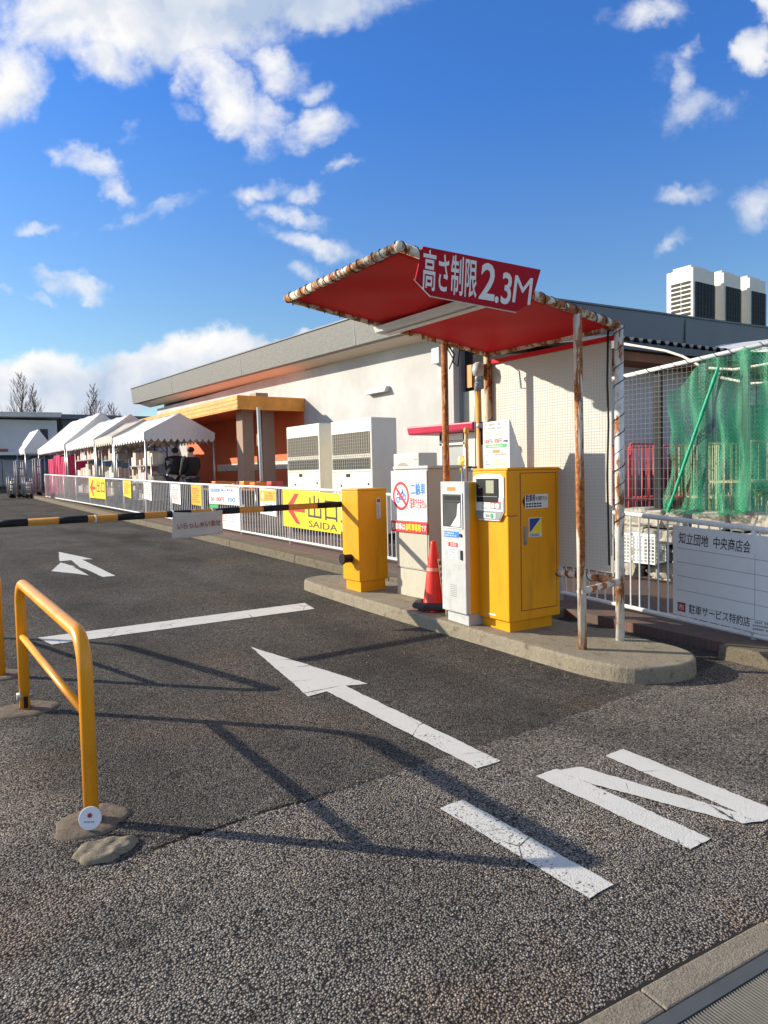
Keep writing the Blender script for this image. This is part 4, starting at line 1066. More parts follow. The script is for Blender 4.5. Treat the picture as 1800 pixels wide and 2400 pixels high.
# ------------------------------------------------------------------ main building
bg_ = thing('market_building', 'long low white market building with deep grey sloping fascia and dark slate end face', 'building', (0, 0, 0))
XW = 9.7; XFa = 9.0; YC = 10.63; YL = 31.6
def ftop(y): return 5.03 + (5.37 - 5.03) * (y - YC) / (YL - YC)
def fbot(y): return 4.42 + (4.74 - 4.42) * (y - YC) / (YL - YC)
m = MB(); N = 12
for i in range(N):
    a, b = YC + (YL - YC) * i / N, YC + (YL - YC) * (i + 1) / N
    m.hexa([(XFa + .05, a, fbot(a)), (XFa + .25, a, fbot(a)), (XFa + .25, b, fbot(b)), (XFa + .05, b, fbot(b)), (XFa, a, ftop(a)), (XFa + .25, a, ftop(a)), (XFa + .25, b, ftop(b)), (XFa, b, ftop(b))])
bmesh.ops.remove_doubles(m.bm, verts=m.bm.verts[:], dist=1e-4)
m.build('fascia', 'fascia', bg_)
m = MB(); m.hexa([(XFa - .03, YC, ftop(YC)), (XFa + .3, YC, ftop(YC)), (XFa + .3, YL, ftop(YL)), (XFa - .03, YL, ftop(YL)), (XFa - .03, YC, ftop(YC) + .03), (XFa + .3, YC, ftop(YC) + .03), (XFa + .3, YL, ftop(YL) + .03), (XFa - .03, YL, ftop(YL) + .03)]); m.build('roof_edge', 'slate', bg_)
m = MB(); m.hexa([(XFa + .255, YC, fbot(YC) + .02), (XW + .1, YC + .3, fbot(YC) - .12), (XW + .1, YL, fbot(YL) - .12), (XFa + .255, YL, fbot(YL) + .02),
                  (XFa + .255, YC, fbot(YC) + .1), (XW + .1, YC + .3, fbot(YC) + .1), (XW + .1, YL, fbot(YL) + .1), (XFa + .255, YL, fbot(YL) + .1)]); m.build('soffit', pm('bounce_tinted_soffit', (.72, .64, .52), .8, .06, 1), bg_)  # peach tint stands in for orange light bounced onto the soffit
for ysm in (14.0, 20.3, 26.5):
    m = MB(); m.hexa([(XFa + .04, ysm, fbot(ysm) + .01), (XFa + .06, ysm, fbot(ysm) + .01), (XFa + .06, ysm + .02, fbot(ysm) + .01), (XFa + .04, ysm + .02, fbot(ysm) + .01), (XFa - .004, ysm, ftop(ysm)), (XFa + .02, ysm, ftop(ysm)), (XFa + .02, ysm + .02, ftop(ysm)), (XFa - .004, ysm + .02, ftop(ysm))]); m.build('fascia_seam', 'midgrey', bg_)
m = MB(); m.box(XW, XW + .3, YC + .75, 17.6, .2, 4.40); m.build('wall', 'wall', bg_)
m = MB(); m.box(XW, XW + .3, 17.6, YL - 1.2, .2, 4.45); m.build('wall', 'wall', bg_)
m = MB(); m.box(XW - .012, XW, 17.7, 27, 1.3, 3.5); m.build('painted_wall', 'redwall', bg_)
m = MB(); m.box(XW - .03, XW - .013, 17.7, 24, 1.75, 1.98); m.build('white_band', 'white_paint', bg_)
m = MB()
def etop(x): return 5.03 + (x - 9) * .028
m.hexa([(XFa + .3, YC, 4.35), (24, YC, 4.7), (24, YC + .3, 4.7), (XFa + .3, YC + .3, 4.35), (XFa + .3, YC - .03, etop(9.2)), (24, YC - .03, etop(24)), (24, YC + .3, etop(24)), (XFa + .3, YC + .3, etop(9.2))]); m.build('end_fascia', 'slate', bg_)
m = MB(); m.box(XFa + .02, XFa + .3, YC - .025, YC, 4.42, 5.03); m.build('corner_trim', 'slate', bg_)
m = MB(); m.box(16.55, 16.58, YC - .035, YC - .02, 4.5, 5.2); m.build('panel_seam', 'darkgrey', bg_)
m = MB(); m.hexa([(XFa - .02, YC - .06, 5.035), (24, YC - .06, etop(24)), (24, YC + .3, etop(24)), (XFa - .02, YC + .3, 5.035), (XFa - .02, YC - .06, 5.075), (24, YC - .06, etop(24) + .04), (24, YC + .3, etop(24) + .04), (XFa - .02, YC + .3, 5.075)]); m.build('roof_edge', 'slate', bg_)
m = MB(); m.hexa([(9.25, YC + .3, 4.5), (24, YC + .3, 4.75), (24, YL - .2, 5.0), (9.25, YL - .2, 4.8), (9.25, YC + .3, 4.98), (24, YC + .3, 5.2), (24, YL - .2, 5.3), (9.25, YL - .2, 5.2)]); m.build('roof', 'roofmetal', bg_)
m = MB(); m.box(10.0, 24, YC + .75, YC + 1.0, .2, 4.6); m.build('wall', 'palegrey', bg_)
m = MB(); m.box(10.0, 24, YL - 1.5, YL - 1.2, .2, 4.8); m.build('wall', 'wall', bg_)
lf = MB(); lf.hexa([(XW - .16, 13.6, 3.42), (XW, 13.6, 3.42), (XW, 14.45, 3.42), (XW - .16, 14.45, 3.42), (XW - .09, 13.62, 3.55), (XW, 13.62, 3.55), (XW, 14.43, 3.55), (XW - .09, 14.43, 3.55)]); lf.build('wall_light', 'grey_panel', bg_, bevel=.01)
jb = vp(1030, 830, x=XW)
m = MB(); m.box(XW - .12, XW, jb.y - .12, jb.y + .12, jb.z - .2, jb.z + .12); m.build('meter_box', 'grey_panel', bg_, bevel=.006)
# orange entrance canopy and columns
oc = thing('entrance_canopy', 'orange timber faced entrance canopy on grey brown columns against the white wall', 'canopy', (0, 0, 0))
yo = 17.65; xo = 7.72
m = MB(); m.box(xo, XW - .005, yo, yo + .12, 3.30, 3.66); m.build('end_fascia', 'wood', oc)
m = MB(); m.box(xo, xo + .12, yo + .12, 27, 3.30, 3.66); m.build('front_fascia', 'wood', oc)
for k in range(3):
    m = MB(); m.box(xo - .012, xo, yo + .02, 27, 3.33 + .11 * k, 3.36 + .11 * k); m.build('batten', 'wood', oc)
m = MB(); m.box(xo + .12, XW - .02, yo + .12, 27, 3.42, 3.60); m.build('ceiling', 'redwall', oc)
for (u0, u1, yy) in ((8.13, 8.45, 18.3), (8.72, 9.08, 18.3)):
    m = MB(); m.box(u0, u1, yy, yy + .4, .5, 3.41); m.build('column', 'colgrey', oc)
m = MB(); m.box(8.25, 8.6, yo - .0, yo + .4, 3.66, 3.75); m.build('roof_hatch', 'colgrey', oc)
m = MB(); m.cyl((8.05, 17.0, T(17) + .1), (8.0, 17.0, 3.30), .045, 10); m.build('downpipe', 'grey_panel', oc)

# ------------------------------------------------------------------ outdoor air conditioning units by the wall
def big_ac(loc, label):
    t = thing('outdoor_unit', label, 'air conditioner', loc, 0, 'tall outdoor units along the wall')
    W, Dp, Hh = 1.32, .52, 2.10
    m = MB(); m.box(0, Dp, 0, W, .12, Hh); m.build('casing', 'cream_ac', t, bevel=.012)
    m = MB(); m.box(.02, Dp - .02, .03, W - .03, 0, .12); m.build('base', 'black', t)
    m = MB(); m.box(-.006, 0, .06, W - .05, 1.50, 1.87); m.build('coil', pm('coil_brown', (.13, .11, .085), .7, .3, 30), t)
    m = MB(); m.box(-.006, 0, .06, W - .05, 1.24, 1.43); m.build('coil', 'darkgrey', t)
    m = MB()
    for i in range(18):
        yy = .06 + (W - .11) * i / 17; m.box(-.020, -.014, yy - .0035, yy + .0035, 1.24, 1.87)
    for i in range(12):
        zz = 1.24 + .63 * i / 11; m.box(-.014, -.009, .06, W - .05, zz - .0025, zz + .0025)
    m.build('guard_grid', 'wire', t)
    m = MB(); m.box(-.004, 0, .7, .83, 1.10, 1.16); m.cyl((-.01, .12, .98), (0, .12, .98), .02, 8); m.cyl((-.01, 1.0, .95), (0, 1.0, .95), .02, 8); m.build('fittings', 'black', t)
    m = MB(); m.box(-.004, -.001, .03, W - .03, 1.19, 1.20); m.build('panel_joint', 'midgrey', t)
    return t
big_ac((6.8, 10.1, .40), 'right hand tall cream outdoor unit with wire guards in front of the white wall')
big_ac((6.8, 11.85, .42), 'left hand tall cream outdoor unit, partly in shade, in front of the white wall')
s = thing('small_outdoor_unit', 'small beige outdoor unit with a round fan showing over the control cabinet', 'air conditioner', (5.95, 7.72, 0))
m = MB(); m.box(0, .32, 0, .58, 1.22, 1.82); m.build('casing', 'beige_ac', s, bevel=.012)
m = MB(); P = [(-.004, .36 + .2 * math.cos(a), 1.5 + .2 * math.sin(a)) for a in [2 * math.pi * i / 20 for i in range(20)]]; m.prism(P, (.003, 0, 0)); m.build('fan_grille', pm('fan_grey', (.34, .29, .25), .6, .1, 20), s)
m = MB(); m.box(-.003, 0, .03, .11, 1.72, 1.735); m.build('badge', 'midgrey', s)
m = MB()
for a in (.02, .26):
    for b in (.04, .5): m.box(a, a + .04, b, b + .04, T(8) + .1, 1.22)
m.build('stand', 'steel', s)

# roof units
d = ray(1625, 625); 
for i, (px0, px1, px2, py0, py1, py2, L_) in enumerate(((1562, 1625, 1680, 640, 625, 636, 'leftmost of the three white rooftop units, its louvred side in the sun'), (1680, 1697, 1741, 641, 638, 650, 'middle of the three white rooftop units'), (1741, 1758, 1799, 654, 650, 660, 'rightmost of the three white rooftop units'))):
    yb = 13.5; cnr = vp(px1, py1, y=yb); rgt = vp(px2, py2, y=yb); lx = cnr.x
    lft = vp(1562, 640, x=lx) if i == 0 else None
    dep = (lft.y - yb) if lft else 1.0
    t = thing('rooftop_unit', L_, 'air conditioner', (lx, yb, 5.2), 0, 'white rooftop cooling units')
    Wd = rgt.x - cnr.x - .12; Hh = cnr.z - 5.2
    m = MB(); m.box(0, Wd, 0, dep, 0, Hh); m.build('casing', 'cream_ac', t, bevel=.02)
    m = MB(); m.box(.12, Wd - .12, .15, dep - .15, Hh, Hh + .12); m.build('fan_housing', 'cream_ac', t, bevel=.02)
    m = MB(); m.box(.10, Wd - .02, -.01, 0, .3, Hh - .45); m.build('coil', 'black', t)
    m = MB()
    for k in range(7): x_ = .10 + (Wd - .12) * k / 6; m.box(x_ - .008, x_ + .008, -.03, -.02, .3, Hh - .45)
    for k in range(14): z_ = .3 + (Hh - .75) * k / 13; m.box(.10, Wd - .02, -.022, -.016, z_ - .005, z_ + .005)
    m.build('guard_grid', 'darkgrey', t)
    if i == 0:
        m = MB()
        for k in range(14):
            z_ = .35 + (Hh - .85) * k / 13
            m.box(-.01, 0, dep * .10, dep * .44, z_, z_ + .09); m.box(-.01, 0, dep * .47, dep * .82, z_, z_ + .09)
        m.build('louvres', 'black', t)

# ------------------------------------------------------------------ annexe, shed, booth
an = thing('annexe', 'beige metal annexe wall with a dark opening above, beside the building corner', 'building', (0, 0, 0))
m = MB(); m.box(9.92, 10.6, 9.6, 11.33, .25, 3.18); m.build('wall', 'beige', an)
m = MB(); m.box(9.98, 10.6, 9.6, 11.33, 3.18, 4.1); m.build('opening', 'dark_open', an)  # solid near-black box, the shade under the roof put into its colour
m = MB(); m.box(9.90, 9.97, 11.05, 11.2, 3.25, 3.7); m.build('timber', 'orange', an)
m = MB(); m.box(9.86, 10.0, 11.33, 11.45, .25, 4.35); m.build('corner_post', 'midgrey', an)
sh = thing('shed', 'grey panelled shed with a corrugated dark roof edge behind the wire mesh', 'shed', (0, 0, 0))
m = MB()
for a, b in ((10.2, 11.52), (11.78, 13.4), (13.46, 15.0), (15.06, 18.0)): m.box(a, b, 8.0, 8.1, .2, 3.45)
m.build('wall', 'palegrey', sh)
m = MB(); m.box(11.50, 11.80, 8.12, 8.2, .2, 3.4); m.box(13.38, 13.48, 8.12, 8.16, .2, 3.4); m.box(14.98, 15.08, 8.12, 8.16, .2, 3.4); m.build('gap', 'dark_open', sh)
m = MB(); m.box(10.2, 10.3, 8.1, 9.6, .2, 3.3); m.build('wall', 'palegrey', sh)
m = MB(); NC = 34
for i in range(NC):
    x0 = 9.7 + i * .24
    za = 3.60 + (x0 - 10) * .012
    m.prism([(x0, 7.45, za), (x0 + .05, 7.45, za + .07), (x0 + .14, 7.45, za + .07), (x0 + .19, 7.45, za), (x0 + .24, 7.45, za), (x0 + .24, 7.45, za + .012), (x0 + .195, 7.45, za + .014), (x0 + .145, 7.45, za + .085), (x0 + .045, 7.45, za + .085), (x0 - .002, 7.45, za + .014)], (0, 3.0, .35))
m.build('roof', 'roofmetal', sh)
m = MB(); m.hexa([(9.7, 7.4, 3.46), (18, 7.4, 3.56), (18, 7.5, 3.56), (9.7, 7.5, 3.46), (9.7, 7.4, 3.58), (18, 7.4, 3.68), (18, 7.5, 3.68), (9.7, 7.5, 3.58)]); m.build('gutter', 'roofmetal', sh)
m = MB(); m.hexa([(9.7, 7.5, 3.30), (18, 7.5, 3.38), (18, 8.0, 3.38), (9.7, 8.0, 3.30), (9.7, 7.5, 3.45), (18, 7.5, 3.5), (18, 8.0, 3.55), (9.7, 8.0, 3.5)]); m.build('rafter_board', 'brown', sh)
# white lean-to roof at the right edge
a = vp(1590, 828, y=7.0)
lt = MB(); P1, P2, P3, P4 = vp(1650, 822, y=8.0), vp(1830, 818, y=6.2), vp(1830, 792, y=8.6), vp(1690, 808, y=9.2)
lt.face([P1, P2, P3, P4]); o = lt.build('white_roof_sheet', 'white_paint'); s_ = o.modifiers.new('t', 'SOLIDIFY'); s_.thickness = .04
tag(o, 'sunlit white roof sheet at the right edge above the shed gutter', 'roof')

bt = thing('glazed_booth', 'small glazed booth with a bright pink flat roof behind the rusty post', 'booth', (6.45, 7.15, 0))
m = MB(); m.hexa([(-.05, -.02, 2.10), (1.3, -.02, 2.10), (1.3, 1.4, 2.10), (-.05, 1.4, 2.10), (-.08, -.05, 2.20), (1.3, -.05, 2.20), (1.3, 1.4, 2.22), (-.08, 1.4, 2.22)]); m.build('roof', 'pink', bt, bevel=.02)
m = MB(); m.box(.25, 1.2, .03, .98, T(7.6) + .1, 2.10); m.build('body', 'glassgrey', bt)
m = MB()
for yy in (.0, .42, .93): m.box(.20, .25, yy, yy + .05, T(7.6) + .1, 2.10)
m.box(.20, .25, 0, .98, 2.0, 2.09); m.box(.20, .25, 0, .98, 1.93, 1.96)
m.build('frame', 'white_paint', bt)
m = MB(); m.box(.15, .25, .02, .30, 1.62, 2.0); m.build('side_box', 'beige_ac', bt)
m = MB(); m.box(.12, .26, -.02, .34, 1.60, 1.62); m.build('shelf', 'black', bt)
m = MB(); m.box(.10, .25, .0, .30, .4, 1.55); m.build('lower_box', 'beige_ac', bt)
rb_ = MB(); pc = vp(1083, 1082, x=5.9)
for k in range(14):
    a = k * 2.4; r = .05 + .02 * math.sin(k * 1.7)
    rb_.face([(5.9 - .01 * k % .03, pc.y + r * math.cos(a), pc.z + r * math.sin(a) * 1.4), (5.89, pc.y + r * math.cos(a + .6), pc.z + r * math.sin(a + .6) * 1.4), (5.87, pc.y + .015 * math.cos(a), pc.z - .01)])
rb_.cyl((5.9, pc.y - .03, pc.z + .07), (5.89, pc.y + .03, pc.z - .14), .01, 6)
tag(rb_.build('ribbon_bow', 'yellow_sign'), 'small yellow ribbon tied on the wire beside the beacon pole', 'ribbon')
sp = MB(); sp.cyl((5.9, pc.y, T(7) + .11), (5.9, pc.y, pc.z), .012, 8)
tag(sp.build('stake', 'steel'), 'thin steel stake holding the yellow ribbon', 'stake')

# ------------------------------------------------------------------ right background: rubble wall, mesh fence, nets, cages
rw = MB(); random.seed(11)
yv = 1.6
def rock(mb, c, s):
    v0 = len(mb.bm.verts)
    r = bmesh.ops.create_icosphere(mb.bm, subdivisions=3, radius=1.0)
    sx, sy, sz = s; ph = [random.uniform(0, 6) for _ in range(3)]
    for v in r['verts']:
        p = v.co; w_ = 1 + .07 * math.sin(3 * p.x + ph[0]) + .09 * math.sin(5 * p.y + ph[1]) + .07 * math.sin(7 * p.z + ph[2]) + .04 * math.sin(13 * p.y + 9 * p.z + ph[0])
        q = Vector((math.copysign(abs(p.x) ** .45, p.x), math.copysign(abs(p.y) ** .45, p.y), math.copysign(abs(p.z) ** .5, p.z))) * w_
        v.co = Vector((c[0] + q.x * sx, c[1] + q.y * sy, c[2] + q.z * sz))
z_ = T(5) + .16
while z_ < .98:
    yv = 2.6 + random.uniform(0, .3); hgt = .21
    while yv < 7.2:
        wd = random.uniform(.15, .27)
        rock(rw, (7.66 + random.uniform(-.03, .03), yv, z_ + random.uniform(-.02, .02)), (.17, wd * .93, hgt * .50)); yv += wd * 1.8
    z_ += hgt * 1.02
tag(rw.build('rubble_wall', 'rubble'), 'pale rubble stone wall below the wire mesh fence', 'wall')
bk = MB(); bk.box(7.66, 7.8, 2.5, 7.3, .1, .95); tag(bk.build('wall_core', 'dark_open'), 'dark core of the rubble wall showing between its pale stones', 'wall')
# basket leaning on the wall
ba = vp(1462, 1250, x=7.3); bb_ = vp(1535, 1255, x=7.3)
cr = thing('plastic_basket', 'white slatted plastic basket standing behind the fence below the rubble wall', 'basket', (7.3, 0, 0))
m = MB(); y0, y1, z0, z1 = bb_.y, ba.y + .05, vp(1500, 1318, x=7.3).z, ba.z
for i in range(9): zz = z0 + (z1 - z0) * i / 8; m.box(-.006, .006, y0, y1, zz - .006, zz + .006)
for i in range(11): yy = y0 + (y1 - y0) * i / 10; m.box(-.008, .008, yy - .006, yy + .006, z0, z1)
m.box(-.012, .012, y0 - .01, y1 + .01, z1 - .02, z1 + .01); m.box(-.012, .012, y0 - .01, y1 + .01, z0 - .01, z0 + .01); m.build('front', 'sign_white', cr)
m = MB(); m.box(.012, .22, y0, y1, z0, z0 + .01); m.box(.21, .22, y0, y1, z0, z1); m.build('tray', 'sign_white', cr)
for yq in (y0 + .05, y1 - .05):
    m = MB(); m.box(.10, .13, yq - .01, yq + .01, T(6) + .08, z0); m.build('leg', 'midgrey', cr)

XM = 7.55
mf = thing('mesh_fence', 'tall wire mesh fence with dark posts and a white top pipe above the rubble wall', 'fence', (XM, 0, 0))
pl, pr = vp(1455, 884, x=XM), vp(1830, 798, x=XM)
def pz(y): return pl.z + (pr.z - pl.z) * (y - pl.y) / (pr.y - pl.y)
m = MB(); m.cyl((0, pl.y + .6, pz(pl.y + .6)), (0, pr.y - .4, pz(pr.y - .4)), .027, 10); m.build('top_pipe', 'white_paint', mf)
m = MB(); spiral(m, (0, pl.y + .6, pz(pl.y + .6)), (0, pr.y - .4, pz(pr.y - .4)), .030, .17, .004); m.build('lashing', 'cable', mf)
m = MB(); yy = pr.y - .4
while yy < pl.y + .6: m.box(-.0011, .0011, yy - .0011, yy + .0011, 1.02, pz(yy)); yy += .06
zz = 1.06
while zz < 2.9:
    ye = pl.y + .6 if zz < pz(pl.y + .6) else pl.y + (zz - pl.z) / (pr.z - pl.z) * (pr.y - pl.y)
    m.box(.002, .005, pr.y - .4, ye, zz - .0010, zz + .0010); zz += .12 if zz < 1.85 else .06
m.build('mesh', 'wire_grey', mf)
for pxp, mt in ((1543, 'black'), (1648, 'cagegreen'), (1745, 'cagegreen')):
    q = vp(pxp, 1100, x=XM + .05); m = MB(); m.box(.03, .08, q.y - .045, q.y + .045, .9, pz(q.y) - .01); m.build('post', mt, mf)
# green net draped over mesh
XN = XM - .03
nt = MB(); random.seed(2)
def netf(u, v):
    yl, yr = vp(1575, 1100, x=XN).y, vp(1840, 1100, x=XN).y
    yy = yl + (yr - yl) * u
    top = pz(yy) - .0 - .34 * max(0, 1 - u * 3.2) ** 1.2 - .05 * abs(math.sin(u * 9))
    bot = 1.05 - .03 * math.sin(u * 14)
    z = bot + (top - bot) * v
    yy += .06 * math.sin(v * 7 + 1) * (1 - u) * (1 - v) + .02 * math.sin(v * 15 + u * 9)
    return (XN - .03 - .03 * math.sin(u * 26 + v * 2) - .05 * (1 - v) ** 4, yy, z)
nt.grid(netf, 60, 24); tag(nt.build('safety_net', 'net'), 'loose green safety net draped over the wire mesh fence', 'net')
rp = MB(); a, b = vp(1684, 860, x=XN - .1), vp(1566, 1200, x=XN - .1)
P = []
for i in range(15):
    f = i / 14; p = a.lerp(b, f); P.append((p.x, p.y + .02 * math.sin(f * 3), p.z - .04 * math.sin(math.pi * f)))
rp.tube(P, [.012 + .010 * abs(math.sin(i * 1.3)) for i in range(15)], 7)
tag(rp.build('twisted_net_roll', pm('bright_green_net', (.02, .42, .22), .6, .3, 30, .5, 60)), 'twisted bright green length of netting hanging diagonally across the mesh fence', 'net')
np_ = MB(); np_.grid(lambda u, v: (XN + .05 - .22 * v + .02 * math.sin(u * 20), vp(1570, 1200, x=XN).y + (vp(1760, 1200, x=XN).y - vp(1570, 1200, x=XN).y) * u, 1.04 + .05 * math.sin(u * 9) * (1 - v) + .06 * math.sin(u * 3.1) * (1 - v) - .01 * v), 30, 6)
tag(np_.build('net_heap', 'net'), 'crumpled green net heap lying on top of the rubble wall', 'net')
# cables running to the shed
for i, pp_ in enumerate((((1463, 806), (1560, 822), (1600, 835), (1650, 862), (1720, 866), (1830, 848)), ((1690, 885), (1760, 899), (1830, 896)))):
    m = MB(); P = [vp(a, b, x=8.1) for a, b in pp_]
    Q = []
    for k in range(len(P) - 1):
        for s in range(4): Q.append(P[k].lerp(P[k + 1], s / 4))
    Q.append(P[-1]); m.tube(Q, .016, 8)
    tag(m.build('conduit', 'cream_ac'), ('upper' if i == 0 else 'lower') + ' cream plastic conduit sagging behind the mesh fence', 'conduit')
# roll cages
def cage(px0, px1, top, yb, mt, label, shelves=1, group='roll cages parked behind the mesh fence', d=.6):
    a = vp(px0, top, y=yb); b = vp(px1, top, y=yb); zt = a.z; zb = T(yb) + .12
    t = thing('roll_cage', label, 'cart', (a.x, yb, 0), 0, group); W = b.x - a.x
    m = MB()
    for xx in (0, W):
        for yy in (0, d): m.cyl((xx, yy, zb), (xx, yy, zt), .014, 8)
    for yy in (0, d): m.cyl((0, yy, zt), (W, yy, zt), .014, 8); m.cyl((0, yy, zb + .1), (W, yy, zb + .1), .014, 8)
    m.build('frame', mt, t)
    m = MB(); nn = max(3, int(W / .13))
    for k in range(1, nn):
        for yy in (d,): m.cyl((W * k / nn, yy, zb + .1), (W * k / nn, yy, zt), .007, 6)
    for k in range(1, 5):
        for xx in (0, W): m.cyl((xx, d * k / 5, zb + .1), (xx, d * k / 5, zt), .006, 6)
    for k in range(1, nn): m.cyl((W * k / nn, 0, zb + .1), (W * k / nn, 0, zb + (zt - zb) * (.55 if shelves else 1)), .007, 6)
    m.build('bars', mt, t)
    for k in range(shelves):
        zz = zb + (zt - zb) * (k + 1) / (shelves + 1); m = MB(); m.box(0, W, -.01, d, zz, zz + .03); m.build('shelf', mt, t)
    m = MB(); m.box(0, W, 0, d, zb, zb + .03); m.build('deck', mt, t)
    for xx in (.05, W - .05):
        for yy in (.05, d - .05):
            m = MB(); m.cyl((xx - .015, yy, zb - .05), (xx + .015, yy, zb - .05), .05, 10); m.build('wheel', 'black', t)
    return t
cage(1478, 1532, 1040, 6.3, 'cagered', 'red roll cage at the left behind the wire mesh')
cage(1555, 1615, 1045, 6.4, 'cagered', 'second red roll cage half covered by the green net')
cage(1680, 1735, 1040, 5.9, 'cageyellow', 'cream roll cage between the green posts')
cage(1758, 1840, 1035, 5.0, 'cageyellow', 'yellowed roll cage at the right picture edge', 2)
m = MB(); a = vp(1690, 1050, y=6.8); b = vp(1735, 1050, y=6.8); m.box(a.x, b.x, 6.8, 7.2, T(6.8) + .0, a.z)
tag(m.build('storage_bin', pm('navy_plastic', (.03, .05, .14), .5, .1), bevel=.03), 'dark navy storage bin behind the cream roll cage', 'bin')
m = MB(); a = vp(1765, 955, y=6.9); m.box(a.x, a.x + 3.0, 6.9, 7.3, T(7), a.z)
tag(m.build('container', pm('blue_grey_steel', (.16, .24, .30), .6, .08), bevel=.02), 'blue grey steel container at the far right behind the net', 'container')
m = MB(); a = vp(1768, 950, y=6.7); m.box(a.x - .15, a.x + .15, 6.6, 6.8, T(7) + .1, a.z)
tag(m.build('speaker_box', 'cagegreen', bevel=.02), 'dark green upright box in front of the blue grey container', 'box')
for (pa, pb, pt, yb, dz, lab_, mt) in ((1618, 1672, 1062, 7.2, 0, 'added tall dark brown crate stack darkening the space behind the green net', 'brown'), (1640, 1700, 1105, 6.9, 0, 'added low black covered crate darkening the space between the roll cages', 'black'), (1728, 1775, 1080, 6.9, 0, 'added dark green crate stack darkening the space left of the yellowed cage', 'cagegreen'), (1556, 1600, 1100, 7.3, 0, 'added charcoal crate darkening the space behind the second red roll cage', 'darkgrey')):  # crates added to darken the dim space behind the cages
    a = vp(pa, pt, y=yb); b = vp(pb, pt, y=yb); t = thing('added_crate_stack', lab_, 'crate', (a.x, yb, T(yb)), 0, 'added dark crates behind the mesh fence')
    hh = a.z - T(yb); nn = max(2, int(hh / .32))
    for q in range(nn):
        m = MB(); zz = hh * q / nn; W = b.x - a.x
        m.box(0, W, 0, .4, zz, zz + hh / nn - .02); m.box(-.015, W + .015, -.015, .415, zz + hh / nn - .06, zz + hh / nn - .02)
        m.build('crate', mt, t)
# clutter on the right cage
lv = MB(); random.seed(8); a = vp(1790, 1170, y=5.2)
for k in range(120):
    c = a + Vector((random.uniform(-.1, .35), random.uniform(-.1, .2), random.uniform(-.05, .18))); e = Vector((random.uniform(-1, 1), random.uniform(-1, 1), random.uniform(-.5, .8))).normalized() * .07; f = e.orthogonal().normalized() * .02
    lv.face([c, c + e * .5 + f, c + e, c + e * .5 - f])
tag(lv.build('potted_plant', pm('dull_leaves', (.14, .15, .06), .7, .3, 9)), 'dull yellow green plant on the roll cage at the right edge', 'plant')

# ------------------------------------------------------------------ tents
def tent(x0, x1, y0, y1, ze, zr, label, mt='tent', valence=.26, legs=True):
    t = thing('event_tent', label, 'tent', (x0, y0, 0), 0, 'white event tents in a row behind the fence'); W = x1 - x0; L_ = y1 - y0
    def wob(u, v): return -.05 * math.sin(math.pi * u) * (1 + .4 * math.sin(v * 9)) + .015 * math.sin(v * 25 + u * 4)
    m = MB()
    m.grid(lambda u, v: (W / 2 * u, L_ * v, ze + (zr - ze) * u + wob(u, v)), 8, 18)
    m.grid(lambda u, v: (W - W / 2 * u, L_ * v, ze + (zr - ze) * u + wob(u, v)), 8, 18)
    r = m.build('roof', mt, t); s_ = r.modifiers.new('s', 'SOLIDIFY'); s_.thickness = .006
    for yy in (0, L_):
        m = MB(); m.bm.faces.new([m.bm.verts.new(p) for p in ((0, yy, ze), (W, yy, ze), (W / 2, yy, zr))]); m.build('gable', mt, t)
    m = MB(); K = 11
    def sc_(p, q, n):
        for i in range(n):
            for j in range(4):
                f0, f1 = (i + j / 4) / n, (i + (j + 1) / 4) / n
                d0, d1 = .10 * math.sin(math.pi * (j / 4)), .10 * math.sin(math.pi * ((j + 1) / 4))
                a, b = Vector(p).lerp(Vector(q), f0), Vector(p).lerp(Vector(q), f1)
                m.face([a, b, b - Vector((0, 0, valence - .09 + d1)), a - Vector((0, 0, valence - .09 + d0))])
    sc_((0, -.01, ze), (W, -.01, ze), K); sc_((-.01, 0, ze), (-.01, L_, ze), int(L_ / .25)); sc_((W + .01, 0, ze), (W + .01, L_, ze), int(L_ / .25)); sc_((0, L_, ze), (W, L_, ze), K)
    m.build('valance', mt, t)
    if legs:
        for xx in (.03, W - .03):
            for yy in (.03, L_ - .03):
                m = MB(); m.cyl((xx, yy, T(y0 + yy) + .1), (xx, yy, ze), .03, 8); m.build('leg', 'steel', t)
        m = MB()
        for yy in (.03, L_ - .03):
            m.cyl((.03, yy, ze - .03), (W - .03, yy, ze - .03), .018, 6); m.cyl((.03, yy, ze - .5), (.45, yy, ze - .1), .014, 6); m.cyl((W - .03, yy, ze - .5), (W - .45, yy, ze - .1), .014, 6)
        for xx in (.03, W - .03): m.cyl((xx, .03, ze - .03), (xx, L_ - .03, ze - .03), .018, 6)
        m.build('frame', 'steel', t)
    return t
def tz_(px, py, x): p = vp(px, py, x=x); return p.y, p.z
tx = 6.0
y1_, z1_ = tz_(338, 1012, tx)
gx = vp(503, 1018, y=y1_).x
pk = vp(420, 968, y=y1_)
tent(tx, gx, y1_, y1_ + 3.2, z1_, pk.z, 'front white event tent with scalloped edge nearest the orange canopy')
tent(tx, gx, y1_ + 3.3, y1_ + 5.5, z1_ + .06, pk.z + .08, 'faded tan event tent behind the front white tent', 'tent_tan')
p3 = vp(312, 971, y=25.7); tent(tx, gx + .5, 25.6, 30.0, 2.93, p3.z, 'middle white event tent between the tan tent and the far ones')
p4 = vp(256, 968, y=30.6); tent(tx, gx + .9, 30.3, 36.0, 2.98, p4.z, 'long white event tent, fourth from the front')
p5 = vp(69, 1006, y=38.5); tent(vp(58, 1060, y=38.5).x, vp(80, 1060, y=38.5).x + .9, 38.5, 41, vp(58, 1052, y=38.5).z, p5.z, 'farthest small pointed white tent at the end of the row')

